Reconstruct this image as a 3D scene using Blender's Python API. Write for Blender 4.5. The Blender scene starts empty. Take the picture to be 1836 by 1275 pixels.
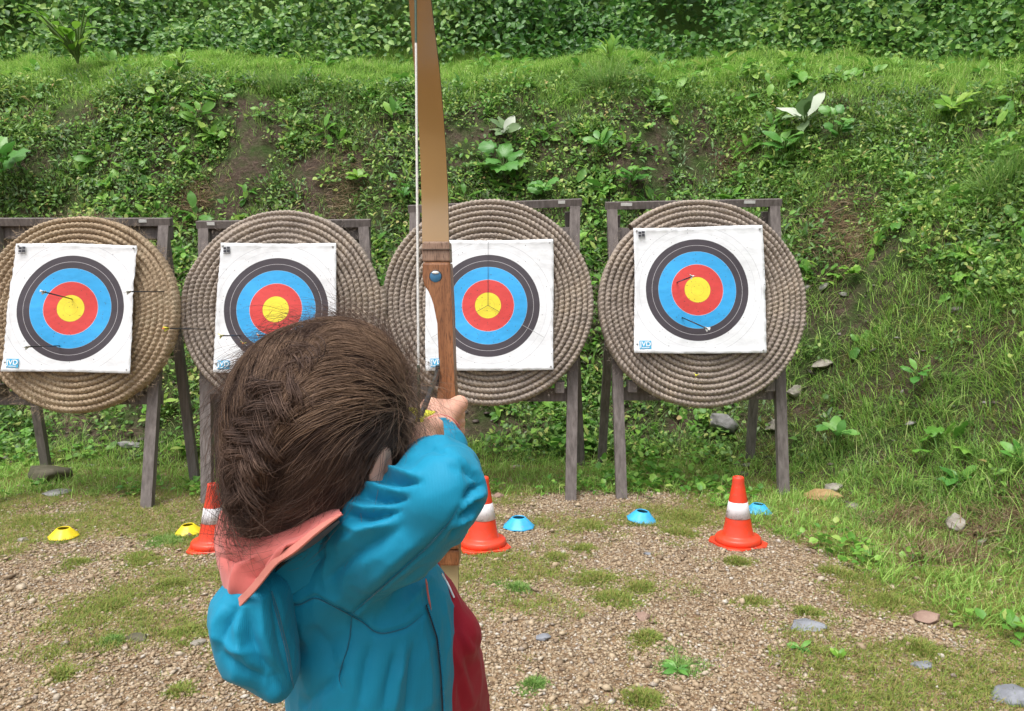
import bpy, bmesh, math, random
import numpy as np
from mathutils import Vector, Matrix
R = math.radians
random.seed(7)
rng = np.random.default_rng(11)
scene = bpy.context.scene
col = scene.collection

# ------------------------------------------------------------------ camera
F, CX, CY, W0 = 1326.0, 918.0, 637.5, 1836.0
CAMZ, PITCH = 1.25, R(4.6)
cam_d = bpy.data.cameras.new('camera'); cam = bpy.data.objects.new('camera', cam_d); col.objects.link(cam)
cam.location = (0, 0, CAMZ); cam.rotation_euler = (R(90) - PITCH, 0, 0)
cam_d.sensor_width = 36; cam_d.lens = 36 * F / W0; cam_d.clip_start = 0.02; cam_d.clip_end = 500
scene.camera = cam
# ------------------------------------------------------------------ sky, sun, exposure (overcast)
SUN_EL, SUN_AZ = R(70), R(215)
world = bpy.data.worlds.new("World"); scene.world = world; world.use_nodes = True
nt = world.node_tree
bg = nt.nodes['Background']; bg.inputs[1].default_value = 0.15
sky = nt.nodes.new('ShaderNodeTexSky'); sky.sky_type = 'NISHITA'; sky.sun_disc = False
sky.sun_elevation = SUN_EL; sky.sun_rotation = SUN_AZ; sky.dust_density = 4.0; sky.air_density = 1.0; sky.ozone_density = 1.0
hs = nt.nodes.new('ShaderNodeHueSaturation'); hs.inputs['Saturation'].default_value = 0.22; hs.inputs['Value'].default_value = 1.0
nt.links.new(sky.outputs[0], hs.inputs['Color']); nt.links.new(hs.outputs[0], bg.inputs[0])
sd = bpy.data.lights.new('sun', 'SUN'); sd.energy = 1.5; sd.angle = R(30); sd.color = (1.0, 0.97, 0.92)
sun = bpy.data.objects.new('sun', sd); col.objects.link(sun)
sun.rotation_euler = (R(90) - SUN_EL, 0, R(180) - SUN_AZ)
scene.view_settings.view_transform = 'Standard'; scene.view_settings.look = 'None'
scene.view_settings.gamma = 1; scene.view_settings.exposure = 0.8
scene.cycles.max_bounces = 8; scene.cycles.transparent_max_bounces = 8

# ------------------------------------------------------------------ pixel -> world helpers
C0 = np.array([0, 0, CAMZ]); AX = np.array([1., 0, 0])
AF = np.array([0, math.cos(PITCH), -math.sin(PITCH)]); AU = np.array([0, math.sin(PITCH), math.cos(PITCH)])
def ray(px, py): return AF + (px - CX) / F * AX - (py - CY) / F * AU
def P(px, py, d): return C0 + d * ray(px, py)
def G(px, py, z=0.0):
    r = ray(px, py); return C0 + r * ((z - CAMZ) / r[2])
def proj(v):
    q = v - C0; d = q @ AF
    return CX + F * (q @ AX) / d, CY - F * (q @ AU) / d, d

# ------------------------------------------------------------------ noise
def _h(i, j, k, seed):
    n = (i * 374761393 + j * 668265263 + k * 1274126177 + seed * 974634777) & 0xFFFFFFFF
    n = ((n ^ (n >> 13)) * 1274126177) & 0xFFFFFFFF
    n = (n ^ (n >> 16)) & 0xFFFF
    return n / 65535.0
def vn(p, seed=0):
    p = np.asarray(p, float)
    if p.shape[-1] == 2: p = np.concatenate([p, np.zeros(p.shape[:-1] + (1,))], -1)
    i = np.floor(p).astype(np.int64); f = p - i; f = f * f * (3 - 2 * f)
    x, y, z = i[..., 0], i[..., 1], i[..., 2]; fx, fy, fz = f[..., 0], f[..., 1], f[..., 2]
    r = 0
    for a in (0, 1):
        for b in (0, 1):
            for c in (0, 1):
                r = r + _h(x + a, y + b, z + c, seed) * (fx if a else 1 - fx) * (fy if b else 1 - fy) * (fz if c else 1 - fz)
    return r
def fbm(p, seed=0, o=3):
    p = np.asarray(p, float); r = 0; a = 0.5; t = 0
    for k in range(o): r = r + a * vn(p * 2 ** k, seed + k * 17); t += a; a *= .5
    return r / t
def sstep(a, b, x):
    t = np.clip((x - a) / (b - a), 0, 1); return t * t * (3 - 2 * t)

# ------------------------------------------------------------------ object helpers
def tag(o, label=None, cat=None, group=None, kind=None):
    if label: o['label'] = label
    if cat: o['category'] = cat
    if group: o['group'] = group
    if kind: o['kind'] = kind
    return o
def empty(name, loc=(0, 0, 0)):
    o = bpy.data.objects.new(name, None); o.location = tuple(loc); o.empty_display_size = .1; col.objects.link(o); return o
def npmesh(name, verts, faces, mat, parent=None, smooth=True, uv=None):
    verts = np.asarray(verts, np.float32); faces = np.asarray(faces, np.int32); k = faces.shape[1]
    me = bpy.data.meshes.new(name)
    me.vertices.add(len(verts)); me.vertices.foreach_set('co', verts.ravel())
    me.loops.add(faces.size); me.loops.foreach_set('vertex_index', faces.ravel())
    me.polygons.add(len(faces)); me.polygons.foreach_set('loop_start', np.arange(0, faces.size, k, dtype=np.int32))
    me.polygons.foreach_set('loop_total', np.full(len(faces), k, np.int32))
    if smooth: me.polygons.foreach_set('use_smooth', np.ones(len(faces), bool))
    if uv is not None:
        l = me.uv_layers.new(name='UVMap'); l.data.foreach_set('uv', np.asarray(uv, np.float32)[faces.ravel()].ravel())
    me.update(calc_edges=True); me.validate()
    me.materials.append(mat)
    o = bpy.data.objects.new(name, me); col.objects.link(o)
    if parent:
        o.parent = parent; o.matrix_parent_inverse = Matrix.Identity(4)
        o.location = tuple(-np.array(parent.matrix_world_loc)) if hasattr(parent, 'matrix_world_loc') else (0, 0, 0)
    return o
def bmobj(name, bm, mat, parent=None, smooth=False, bevel=0, seg=2):
    me = bpy.data.meshes.new(name)
    if bevel:
        bmesh.ops.bevel(bm, geom=list(bm.edges), offset=bevel, segments=seg, affect='EDGES', profile=.6, clamp_overlap=True)
    bmesh.ops.recalc_face_normals(bm, faces=bm.faces[:])
    if smooth:
        for f in bm.faces: f.smooth = True
    bm.to_mesh(me); bm.free(); me.materials.append(mat)
    o = bpy.data.objects.new(name, me); col.objects.link(o)
    if parent: o.parent = parent
    return o
def copy_tree(o, parent=None):
    c = o.copy(); col.objects.link(c); c.parent = parent
    for ch in o.children[:]: copy_tree(ch, c)
    return c
def bar_bm(bm, a, b, w, t, up=(0, 0, 1)):
    """a rectangular beam from a to b, w wide (across), t thick"""
    a = Vector(a); b = Vector(b); d = (b - a).normalized(); u = Vector(up); s = d.cross(u).normalized(); u = s.cross(d).normalized()
    vs = []
    for p in (a, b):
        for sx, sy in ((-1, -1), (1, -1), (1, 1), (-1, 1)): vs.append(bm.verts.new(p + s * sx * w / 2 + u * sy * t / 2))
    for f in ((0, 1, 2, 3), (7, 6, 5, 4), (0, 4, 5, 1), (1, 5, 6, 2), (2, 6, 7, 3), (3, 7, 4, 0)): bm.faces.new([vs[i] for i in f])
def bar(name, a, b, w, t, mat, parent=None, up=(0, 0, 1), bevel=.003):
    bm = bmesh.new(); bar_bm(bm, a, b, w, t, up); return bmobj(name, bm, mat, parent, bevel=bevel)
def lathe(prof, n=48, close=False):
    v = []; f = []
    m = len(prof)
    for i in range(n):
        a = 2 * math.pi * i / n
        for r, z in prof: v.append((r * math.cos(a), r * math.sin(a), z))
    for i in range(n):
        for j in range(m - 1): f.append((i * m + j, ((i + 1) % n) * m + j, ((i + 1) % n) * m + j + 1, i * m + j + 1))
    return np.array(v), np.array(f)
def tubes(paths, rad, sides=3, taper=True):
    """paths (n,m,3) -> one soup of thin tubes"""
    paths = np.asarray(paths, float); n, m, _ = paths.shape
    t = np.gradient(paths, axis=1); t /= np.linalg.norm(t, axis=2, keepdims=True) + 1e-12
    ref = np.where(np.abs(t[..., 2:3]) < .9, np.array([0, 0, 1.]), np.array([1., 0, 0]))
    s = np.cross(t, ref); s /= np.linalg.norm(s, axis=2, keepdims=True) + 1e-12; u = np.cross(t, s)
    rad = np.broadcast_to(np.asarray(rad, float).reshape(-1, 1) if np.ndim(rad) == 1 else np.asarray(rad), (n, m)).copy()
    if taper: rad = rad * np.clip(np.minimum(np.linspace(.35, 4, m), np.linspace(4, .15, m)), 0, 1)
    V = np.empty((n, m, sides, 3))
    for k in range(sides):
        a = 2 * math.pi * k / sides
        V[:, :, k] = paths + (s * math.cos(a) + u * math.sin(a)) * rad[..., None]
    base = (np.arange(n) * m * sides)[:, None, None] + (np.arange(m - 1) * sides)[None, :, None]
    k = np.arange(sides)[None, None, :]; k2 = (k + 1) % sides
    f = np.stack([base + k, base + k2, base + sides + k2, base + sides + k], -1)
    return V.reshape(-1, 3), f.reshape(-1, 4)
def scatter(tv, tf, pos, fr, scale):
    """template verts tv (k,3), frames fr (n,3,3) columns = x,y,z axes, scale (n,3) or (n,)"""
    scale = np.asarray(scale, float)
    if scale.ndim == 1: scale = np.repeat(scale[:, None], 3, 1)
    loc = tv[None] * scale[:, None, :]
    v = np.einsum('nij,nkj->nki', fr, loc) + pos[:, None, :]
    f = tf[None] + (np.arange(len(pos)) * len(tv))[:, None, None]
    return v.reshape(-1, 3), f.reshape(-1, tf.shape[1])
def frames(ydir, nrm, roll=None):
    y = ydir / (np.linalg.norm(ydir, axis=1, keepdims=True) + 1e-12)
    x = np.cross(y, nrm); x /= np.linalg.norm(x, axis=1, keepdims=True) + 1e-9
    z = np.cross(x, y)
    if roll is not None:
        c, s = np.cos(roll)[:, None], np.sin(roll)[:, None]; x, z = x * c + z * s, z * c - x * s
    return np.stack([x, y, z], -1)
def join_soup(parts):
    V = []; Fc = []; o = 0
    for v, f in parts: V.append(v); Fc.append(f + o); o += len(v)
    return np.concatenate(V), np.concatenate(Fc)

# ------------------------------------------------------------------ materials
class NT:
    def __init__(s, name):
        s.m = bpy.data.materials.new(name); s.m.use_nodes = True; s.t = s.m.node_tree; s.t.nodes.clear()
        s.out = s.t.nodes.new('ShaderNodeOutputMaterial')
    def n(s, typ, ins=None, **kw):
        nd = s.t.nodes.new(typ)
        for k, v in kw.items(): setattr(nd, k, v)
        for k, v in (ins or {}).items():
            if isinstance(v, bpy.types.NodeSocket): s.t.links.new(v, nd.inputs[k])
            else: nd.inputs[k].default_value = v
        return nd
    def ramp(s, fac, stops, interp='LINEAR'):
        nd = s.n('ShaderNodeValToRGB', {'Fac': fac}); cr = nd.color_ramp; cr.interpolation = interp
        while len(cr.elements) < len(stops): cr.elements.new(.5)
        for e, (p, c) in zip(cr.elements, stops): e.position = p; e.color = tuple(c) + ((1,) if len(c) == 3 else ())
        return nd.outputs[0]
    def coord(s, which='Object'): return s.n('ShaderNodeTexCoord').outputs[which]
    def noise(s, scale, detail=4, rough=.55, vec=None, dist=0):
        ins = {'Scale': scale, 'Detail': detail, 'Roughness': rough, 'Distortion': dist}
        ins['Vector'] = vec if vec is not None else s.coord()
        return s.n('ShaderNodeTexNoise', ins).outputs['Fac']
    def math(s, op, a, b=0.0, clamp=False):
        nd = s.n('ShaderNodeMath', operation=op, use_clamp=clamp)
        for i, v in enumerate((a, b)):
            if isinstance(v, bpy.types.NodeSocket): s.t.links.new(v, nd.inputs[i])
            else: nd.inputs[i].default_value = v
        return nd.outputs[0]
    def mix(s, fac, a, b, blend='MIX'):
        nd = s.n('ShaderNodeMix', data_type='RGBA', blend_type=blend)
        for i, v in ((0, fac), (6, a), (7, b)):
            if isinstance(v, bpy.types.NodeSocket): s.t.links.new(v, nd.inputs[i])
            else: nd.inputs[i].default_value = v if i == 0 else tuple(v) + ((1,) if len(v) == 3 else ())
        return nd.outputs[2]
    def mapping(s, scale, vec=None, rot=(0, 0, 0)):
        return s.n('ShaderNodeMapping', {'Vector': vec if vec is not None else s.coord(), 'Scale': scale, 'Rotation': rot}).outputs[0]
    def bump(s, h, strength=.3, dist=.01, normal=None):
        ins = {'Height': h, 'Strength': strength, 'Distance': dist}
        if normal is not None: ins['Normal'] = normal
        return s.n('ShaderNodeBump', ins).outputs[0]
    def pbr(s, color, rough=.6, normal=None, spec=.4, sheen=0, **kw):
        ins = {'Base Color': color if isinstance(color, bpy.types.NodeSocket) else tuple(color) + (1,), 'Roughness': rough, 'Specular IOR Level': spec}
        if normal is not None: ins['Normal'] = normal
        if sheen: ins['Sheen Weight'] = sheen
        ins.update(kw)
        b = s.n('ShaderNodeBsdfPrincipled', ins); s.surf(b.outputs[0]); return b
    def surf(s, sh): s.t.links.new(sh, s.out.inputs[0])
def vmat(name, c1, c2, scale=20, rough=.6, bump=.2, bscale=None, bdist=.004, spec=.4, sheen=0, stretch=(1, 1, 1), detail=5):
    t = NT(name); v = t.mapping(stretch)
    n1 = t.noise(scale, detail, .6, v); c = t.ramp(n1, [(.3, c1), (.7, c2)])
    nb = t.noise(bscale or scale * 4, 4, .6, v)
    t.pbr(c, rough, t.bump(nb, bump, bdist), spec, sheen); return t.m
def leafmat(name, stops, rough=.5, transl=.3, spec=.35, patch=None, pscale=1.2):
    t = NT(name); g = t.n('ShaderNodeNewGeometry')
    c = t.ramp(g.outputs['Random Per Island'], stops)
    if patch:
        pn = t.noise(pscale, 3, .5, t.coord('Object')); f = t.ramp(pn, [(.42, (0, 0, 0)), (.62, (1, 1, 1))])
        c = t.mix(f, c, t.mix(1.0, c, patch, 'MULTIPLY'))
    b = t.n('ShaderNodeBsdfPrincipled', {'Base Color': c, 'Roughness': rough, 'Specular IOR Level': spec})
    tr = t.n('ShaderNodeBsdfTranslucent', {'Color': c})
    mx = t.n('ShaderNodeMixShader', {0: transl, 1: b.outputs[0], 2: tr.outputs[0]}); t.surf(mx.outputs[0]); return t.m

# ================================================================== TERRAIN
BX = np.array([-40, -12, -3.2, -1, 1.3, 1.78, 2.03, 2.3, 2.65, 3.2, 4.0, 6.0, 9.0]); BY = np.array([6.2, 5.7, 5.35, 5.45, 5.4, 5.0, 4.4, 3.6, 2.6, 1.0, -2.0, -10, -25])
def sdist(x, y):
    x = np.asarray(x, float); y = np.asarray(y, float); d = np.full(x.shape, 1e9)
    for i in range(len(BX) - 1):
        ax, ay, bx, by = BX[i], BY[i], BX[i + 1], BY[i + 1]; ux, uy = bx - ax, by - ay
        t = np.clip(((x - ax) * ux + (y - ay) * uy) / (ux * ux + uy * uy), 0, 1)
        d = np.minimum(d, np.hypot(x - ax - t * ux, y - ay - t * uy))
    return np.where(y > np.interp(x, BX, BY), d, -d)
PS = np.array([-.5, 0, .35, .8, 1.6, 2.4, 2.75, 3.1, 4.4, 5.2, 6.3, 8.3, 14.]); PZ = np.array([-.06, 0.0, .12, .5, 1.72, 2.98, 3.42, 3.66, 4.36, 4.6, 6.0, 8.2, 12.])
def bankz(x, y):
    s = sdist(x, y); w = sstep(.1, .9, s)
    p2 = np.stack([np.asarray(x, float), np.asarray(y, float)], -1)
    s2 = s + w * (fbm(p2 * .8, 3) - .5) * .7
    z = (np.interp(s2 - .12, PS, PZ) + np.interp(s2 + .12, PS, PZ) + np.interp(s2, PS, PZ)) / 3
    xx = p2[..., 0]; z = z * (1 - .17 * sstep(2.4, 5.6, xx) * sstep(1.5, 2.8, s))
    return z + w * (fbm(p2 * 3.1, 5) - .5) * .22 + sstep(0, .3, s) * (fbm(p2 * 9, 8) - .5) * .07
def groundz(x, y):
    p2 = np.stack([np.asarray(x, float), np.asarray(y, float)], -1)
    return (fbm(p2 * 1.3, 21) - .5) * .05 * sstep(1.5, 2.5, p2[..., 1])
def terrain(x, y): return np.maximum(groundz(x, y), bankz(x, y))
def hit(px, py):
    r = ray(px, py); ts = np.arange(1.2, 14, .01); q = C0 + ts[:, None] * r
    below = q[:, 2] < terrain(q[:, 0], q[:, 1]); i = int(np.argmax(below)) if below.any() else len(ts) - 1
    return q[i]
def tnormal(x, y, e=.06):
    zx = (terrain(x + e, y) - terrain(x - e, y)) / (2 * e); zy = (terrain(x, y + e) - terrain(x, y - e)) / (2 * e)
    n = np.stack([-zx, -zy, np.ones_like(zx)], -1); return n / np.linalg.norm(n, axis=-1, keepdims=True)

def grassmask(x, y):
    """0..1 grass share on the flat yard, from where the photo shows grass"""
    p2 = np.stack([x, y], -1)
    s = sdist(x, y)
    band = np.exp(-((y - 3.95 - .12 * np.sin(x * 2)) / .33) ** 2) * .17          # row at the marker discs
    left = sstep(-1.0, -2.0, x) * .1 + sstep(1.15, 2.0, x - (y - 3.4) * .15) * .42
    toe = sstep(-.95, -.4, s) * .75
    n = fbm(p2 * np.array([1.9, 2.6]), 31, 4)
    return np.clip((n - .52 + band + left * .6 + toe) * 6 , 0, 1)

m = NT('gravel_soil')
v = m.coord()
vor = m.n('ShaderNodeTexVoronoi', {'Vector': v, 'Scale': 75}, feature='F1')
cc = m.ramp(m.n('ShaderNodeSeparateColor', {'Color': vor.outputs['Color']}).outputs[0], [(0, (.12, .075, .042)), (.4, (.24, .155, .085)), (.8, (.33, .24, .145)), (1, (.42, .35, .25))])
big = m.noise(1.5, 4, .6); cc = m.mix(m.ramp(big, [(.4, (0, 0, 0)), (.65, (1, 1, 1))]), cc, m.mix(.55, cc, (.14, .085, .05)))
m.pbr(cc, .85, m.bump(m.math('SUBTRACT', 1.0, vor.outputs['Distance']), .8, .01), .25); M_ground = m.m

m = NT('bank_soil')
n1 = m.noise(3.2, 6, .65); n2 = m.noise(26, 5, .7)
c = m.ramp(n2, [(.25, (.03, .02, .015)), (.5, (.085, .058, .043)), (.75, (.17, .125, .095))])
c = m.mix(m.ramp(n1, [(.4, (0, 0, 0)), (.62, (1, 1, 1))]), c, (.045, .075, .018))
zc = m.n('ShaderNodeSeparateXYZ', {0: m.coord()}).outputs[2]; c = m.mix(m.ramp(m.math('ADD', m.math('MULTIPLY', zc, .1), m.math('MULTIPLY', n1, .08)), [(.36, (0, 0, 0)), (.40, (1, 1, 1))]), c, (.10, .19, .035))
m.pbr(c, .9, m.bump(n2, 1.0, .04), .2); M_bank = m.m

# the yard: one sheet out to the horizon (finer near the camera)
def gridmesh(xs, ys, zf):
    X, Y = np.meshgrid(xs, ys, indexing='ij'); Z = zf(X, Y); nx, ny = X.shape
    i = np.arange(nx * ny).reshape(nx, ny)
    f = np.stack([i[:-1, :-1], i[1:, :-1], i[1:, 1:], i[:-1, 1:]], -1).reshape(-1, 4)
    return np.stack([X, Y, Z], -1).reshape(-1, 3), f, X, Y
xs = np.concatenate([np.linspace(-120, -8, 12), np.linspace(-7, 5, 150), np.linspace(6, 120, 12)])
ys = np.concatenate([np.linspace(-120, -2, 12), np.linspace(-1, 7, 120), np.linspace(8, 120, 10)])
v, f, X, Y = gridmesh(xs, ys, groundz)
tag(npmesh('ground', v, f, M_ground), kind='structure')
xs = np.concatenate([np.linspace(-40, -8, 30), np.arange(-7.9, 7, .06), np.linspace(7.1, 40, 30)]); ys = np.concatenate([np.linspace(-20, -1, 30), np.arange(-.9, 11, .06), np.linspace(11.2, 30, 20)])
v, f, X, Y = gridmesh(xs, ys, bankz)
s = sdist(v[:, 0], v[:, 1]); keep = (s[f] > -.3).all(1)
f = f[keep]; used = np.unique(f); mp = np.zeros(len(v), int); mp[used] = np.arange(len(used))
tag(npmesh('hillside', v[used], mp[f], M_bank), kind='structure')

# ================================================================== GRAVEL, GRASS, WEEDS, THICKET (stuff)
def sample_view(n, ymin, ymax, margin=.25, pw=1.0):
    """random ground points in the wedge the photo covers and a step beyond"""
    y = ymin + (ymax - ymin) * rng.random(n) ** pw
    x = (rng.random(n) * 2 - 1) * (y * .72 + margin)
    return x, y
# --- stones
ico = bmesh.new(); bmesh.ops.create_icosphere(ico, subdivisions=1, radius=1); ico.verts.ensure_lookup_table()
IV = np.array([v.co[:] for v in ico.verts]); IF = np.array([[v.index for v in f.verts] for f in ico.faces]); ico.free()
oct_v = np.array([(1, 0, 0), (.3, .95, 0), (-.8, .6, 0), (-.8, -.6, 0), (.35, -.9, 0), (.1, .1, 1), (-.1, 0, -1)], float)
oct_f = np.array([(i, (i + 1) % 5, 5) for i in range(5)] + [((i + 1) % 5, i, 6) for i in range(5)])
x, y = sample_view(260000, 1.7, 5.3, .9, .85)
gm = grassmask(x, y); dens = np.clip(1.15 - gm * 1.0, 0.06, 1) * np.where(sdist(x, y) > -.25, .15, 1)
k = rng.random(len(x)) < dens; x, y = x[k], y[k]; n = len(x)
size = np.exp(rng.normal(math.log(.0043), .36, n)); big = rng.random(n) < .015; size[big] *= 2.0
nrm = rng.normal(0, .35, (n, 3)) + np.array([0, 0, 1]); a = rng.random(n) * 6.283
fr = frames(np.stack([np.cos(a), np.sin(a), rng.normal(0, .3, n)], -1), nrm)
sc = np.stack([size * rng.uniform(.8, 1.2, n), size * rng.uniform(1.0, 1.8, n), size * rng.uniform(.45, .9, n)], -1)
pos = np.stack([x, y, groundz(x, y) + size * rng.uniform(-.05, .6, n)], -1)
v, f = scatter(oct_v, oct_f, pos, fr, sc)
t = NT('gravel_stone'); g = t.n('ShaderNodeNewGeometry')
c = t.ramp(g.outputs['Random Per Island'], [(0, (.10, .062, .036)), (.2, (.22, .15, .09)), (.5, (.39, .285, .18)), (.75, (.50, .395, .265)), (.88, (.56, .49, .39)), (.94, (.22, .19, .18)), (.97, (.6, .56, .5)), (1, (.66, .63, .58))])
c = t.mix(.45, c, t.ramp(t.noise(60, 4), [(.3, (.15, .10, .065)), (.7, (.43, .34, .23))]))
t.pbr(c, .6, None, .35); M_stone = t.m
tag(npmesh('gravel', v, f, M_stone, smooth=True), kind='stuff')

# --- grass blades
def blade_t(bend, wid=.05, segs=4):
    v = []; 
    for i in range(segs):
        u = i / segs; w = wid * (1 - u ** 1.6); v += [(-w, u - bend * u * u * .25, bend * u * u), (w, u - bend * u * u * .25, bend * u * u)]
    v.append((0, 1 - bend * .25, bend)); f = []
    for i in range(segs - 1): f += [(2 * i, 2 * i + 1, 2 * i + 3), (2 * i, 2 * i + 3, 2 * i + 2)]
    f.append((2 * segs - 2, 2 * segs - 1, 2 * segs)); return np.array(v, float), np.array(f)
BT = [blade_t(b) for b in (.15, .4, .75, 1.1)]
def blades(x, y, z, ln, up, spread=.5, wid=1.0, wabs=None):
    parts = []; n = len(x); pick = rng.integers(0, 4, n)
    a = rng.random(n) * 6.283
    d = up + np.stack([np.cos(a), np.sin(a), np.zeros(n)], -1) * (rng.random(n) * spread)[:, None]
    out = np.stack([np.cos(a + .4), np.sin(a + .4), np.zeros(n)], -1)
    fr = frames(d, -out)
    fr[:, :, 2] = np.where((fr[:, :, 2] * (out + np.array([0, 0, -.5]))).sum(1, keepdims=True) < 0, -fr[:, :, 2], fr[:, :, 2])
    for q in range(4):
        m_ = pick == q
        if not m_.any(): continue
        sw = np.full(m_.sum(), 1.) * wid * (ln[m_] if wabs is None else wabs / .05 * rng.uniform(.7, 1.3, m_.sum()))
        parts.append(scatter(*BT[q], np.stack([x, y, z], -1)[m_], fr[m_], np.stack([sw, ln[m_], ln[m_]], -1)))
    return join_soup(parts)
M_grass_dry = leafmat('short_grass', [(0, (0.142, 0.231, 0.041)), (.3, (0.218, 0.304, 0.054)), (.55, (0.304, 0.347, 0.081)), (.75, (0.328, 0.289, 0.097)), (.9, (0.361, 0.266, 0.119)), (1, (0.131, 0.231, 0.043))], .6, .3, .2)
M_grass = leafmat('lush_grass', [(0, (0.097, 0.212, 0.047)), (.4, (0.172, 0.323, 0.070)), (.75, (0.248, 0.410, 0.094)), (.93, (0.358, 0.472, 0.156)), (1, (0.468, 0.422, 0.234))], .5, .35, .3)
M_ledge = leafmat('ledge_grass', [(0, (0.171, 0.323, 0.059)), (.5, (0.279, 0.491, 0.089)), (.9, (0.420, 0.601, 0.149)), (1, (0.590, 0.588, 0.267))], .5, .4, .3)
def clumped(x, y, per, rad):
    n = len(x); X = np.repeat(x, per) + rng.normal(0, 1, n * per) * np.repeat(rad, per); Y = np.repeat(y, per) + rng.normal(0, 1, n * per) * np.repeat(rad, per); return X, Y
x, y = sample_view(52000, 1.8, 5.6, .9)
gm = grassmask(x, y); k = rng.random(len(x)) < gm ** 1.3 * .9 + .012; x, y = x[k], y[k]
rad = rng.uniform(.008, .035, len(x)); X, Y = clumped(x, y, 16, rad); n = len(X)
hgt = np.repeat(rng.uniform(.012, .038, len(x)), 16) * rng.uniform(.6, 1.25, n)
up = np.tile(np.array([0, 0, 1.]), (n, 1))
v, f = blades(X, Y, terrain(X, Y) - .002, hgt, up, 1.4, wabs=.0014)
tag(npmesh('yard_grass', v, f, M_grass_dry), kind='stuff')

# tufts in the yard read from the photo (px): low, wide cushions
tuf = [(1070, 1040, 60), (1150, 1050, 45), (1110, 1075, 70), (1160, 1145, 40), (1320, 1010, 35), (960, 1228, 30), (1215, 1190, 50), (110, 1205, 40), (325, 1240, 30), (255, 1000, 60), (210, 1085, 45), (300, 965, 55), (60, 930, 60), (1060, 940, 45), (1240, 925, 60), (1220, 955, 50), (1050, 985, 35), (925, 1060, 35), (1350, 1075, 45), (1150, 1255, 60), (1560, 930, 70), (1640, 970, 60), (1500, 1030, 50), (1700, 1040, 70), (1600, 1080, 60), (1760, 1100, 60), (1650, 1160, 55), (1450, 1100, 40), (340, 1130, 30), (200, 1150, 25), (130, 1010, 40), (310, 1050, 40), (1000, 1000, 30), (700, 950, 30)]
parts = []; parts_g = []
for i, (px, py, w) in enumerate(tuf):
    g0 = G(px, py); r0 = w * g0[1] / F * .95; n = int(3600 * r0 / .15)
    cc = rng.normal(0, .45, (5, 2)); q = (cc[rng.integers(0, 5, n)] * 1.3 + rng.normal(0, .34, (n, 2))) * np.array([r0, r0 * .8]); x = g0[0] + q[:, 0]; y = g0[1] + q[:, 1]
    hh = rng.uniform(.018, .045, n) * np.clip(1.2 - np.hypot(q[:, 0], q[:, 1]) / r0, .35, 1)
    (parts_g if i in (6, 20, 5, 11, 17, 29) else parts).append(blades(x, y, terrain(x, y) - .002, hh, np.tile([0, 0, 1.], (n, 1)), 1.1, wabs=.0019))
v, f = join_soup(parts); tag(npmesh('tuft_grass', v, f, M_grass_dry), kind='stuff')
v, f = join_soup(parts_g); tag(npmesh('green_tuft_grass', v, f, M_grass), kind='stuff')

# --- bank: soil patches where the photo shows bare earth (px,py,radius px)
bare = [(1240, 290, 70), (1500, 400, 80), (620, 340, 60), (820, 260, 55), (1180, 250, 50), (1560, 470, 60), (1600, 690, 60), (60, 290, 40), (350, 370, 45), (850, 740, 90), (1150, 755, 90), (1420, 760, 60), (150, 790, 120), (1760, 960, 70), (1600, 930, 60), (1550, 560, 45), (1480, 240, 30), (290, 320, 30), (900, 260, 30), (690, 250, 35), (1670, 570, 50), (1500, 650, 50), (1800, 760, 45)]
bare = [(hit(a, b), r) for a, b, r in bare]
bare = [(q, r * np.linalg.norm(q - C0) / F) for q, r in bare]
def weedmask(x, y):
    z = terrain(x, y); p = np.stack([x, y, z], -1)
    m_ = np.clip((fbm(p * np.array([1.5, 1.5, 1.5]), 41, 4) - .28) * 5, 0, 1)
    for q, r in bare: m_ = m_ * (1 - .9 * np.exp(-(((p - q) ** 2).sum(-1)) / (r * r) * 1.1))
    return m_
oval = np.array([(0, 0, 0), (-.30, .28, .07), (-.27, .65, .05), (0, 1, -.12), (.27, .65, .05), (.30, .28, .07), (0, .48, -.02)], float)
oval_f = np.array([(0, 6, 1), (1, 6, 2), (2, 6, 3), (3, 6, 4), (4, 6, 5), (5, 6, 0)])
lance = oval * np.array([.45, 1, 1]); round_ = oval * np.array([1.5, 1, 1.2])
def bank_points(n, smin, smax):
    x = rng.uniform(-8.5, 7.5, n * 3); y = rng.uniform(.5, 12.5, n * 3); s = sdist(x, y); k = (s > smin) & (s < smax)
    k &= (np.abs(x) < y * .74 + 1.1)
    return x[k][:n], y[k][:n]
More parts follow.
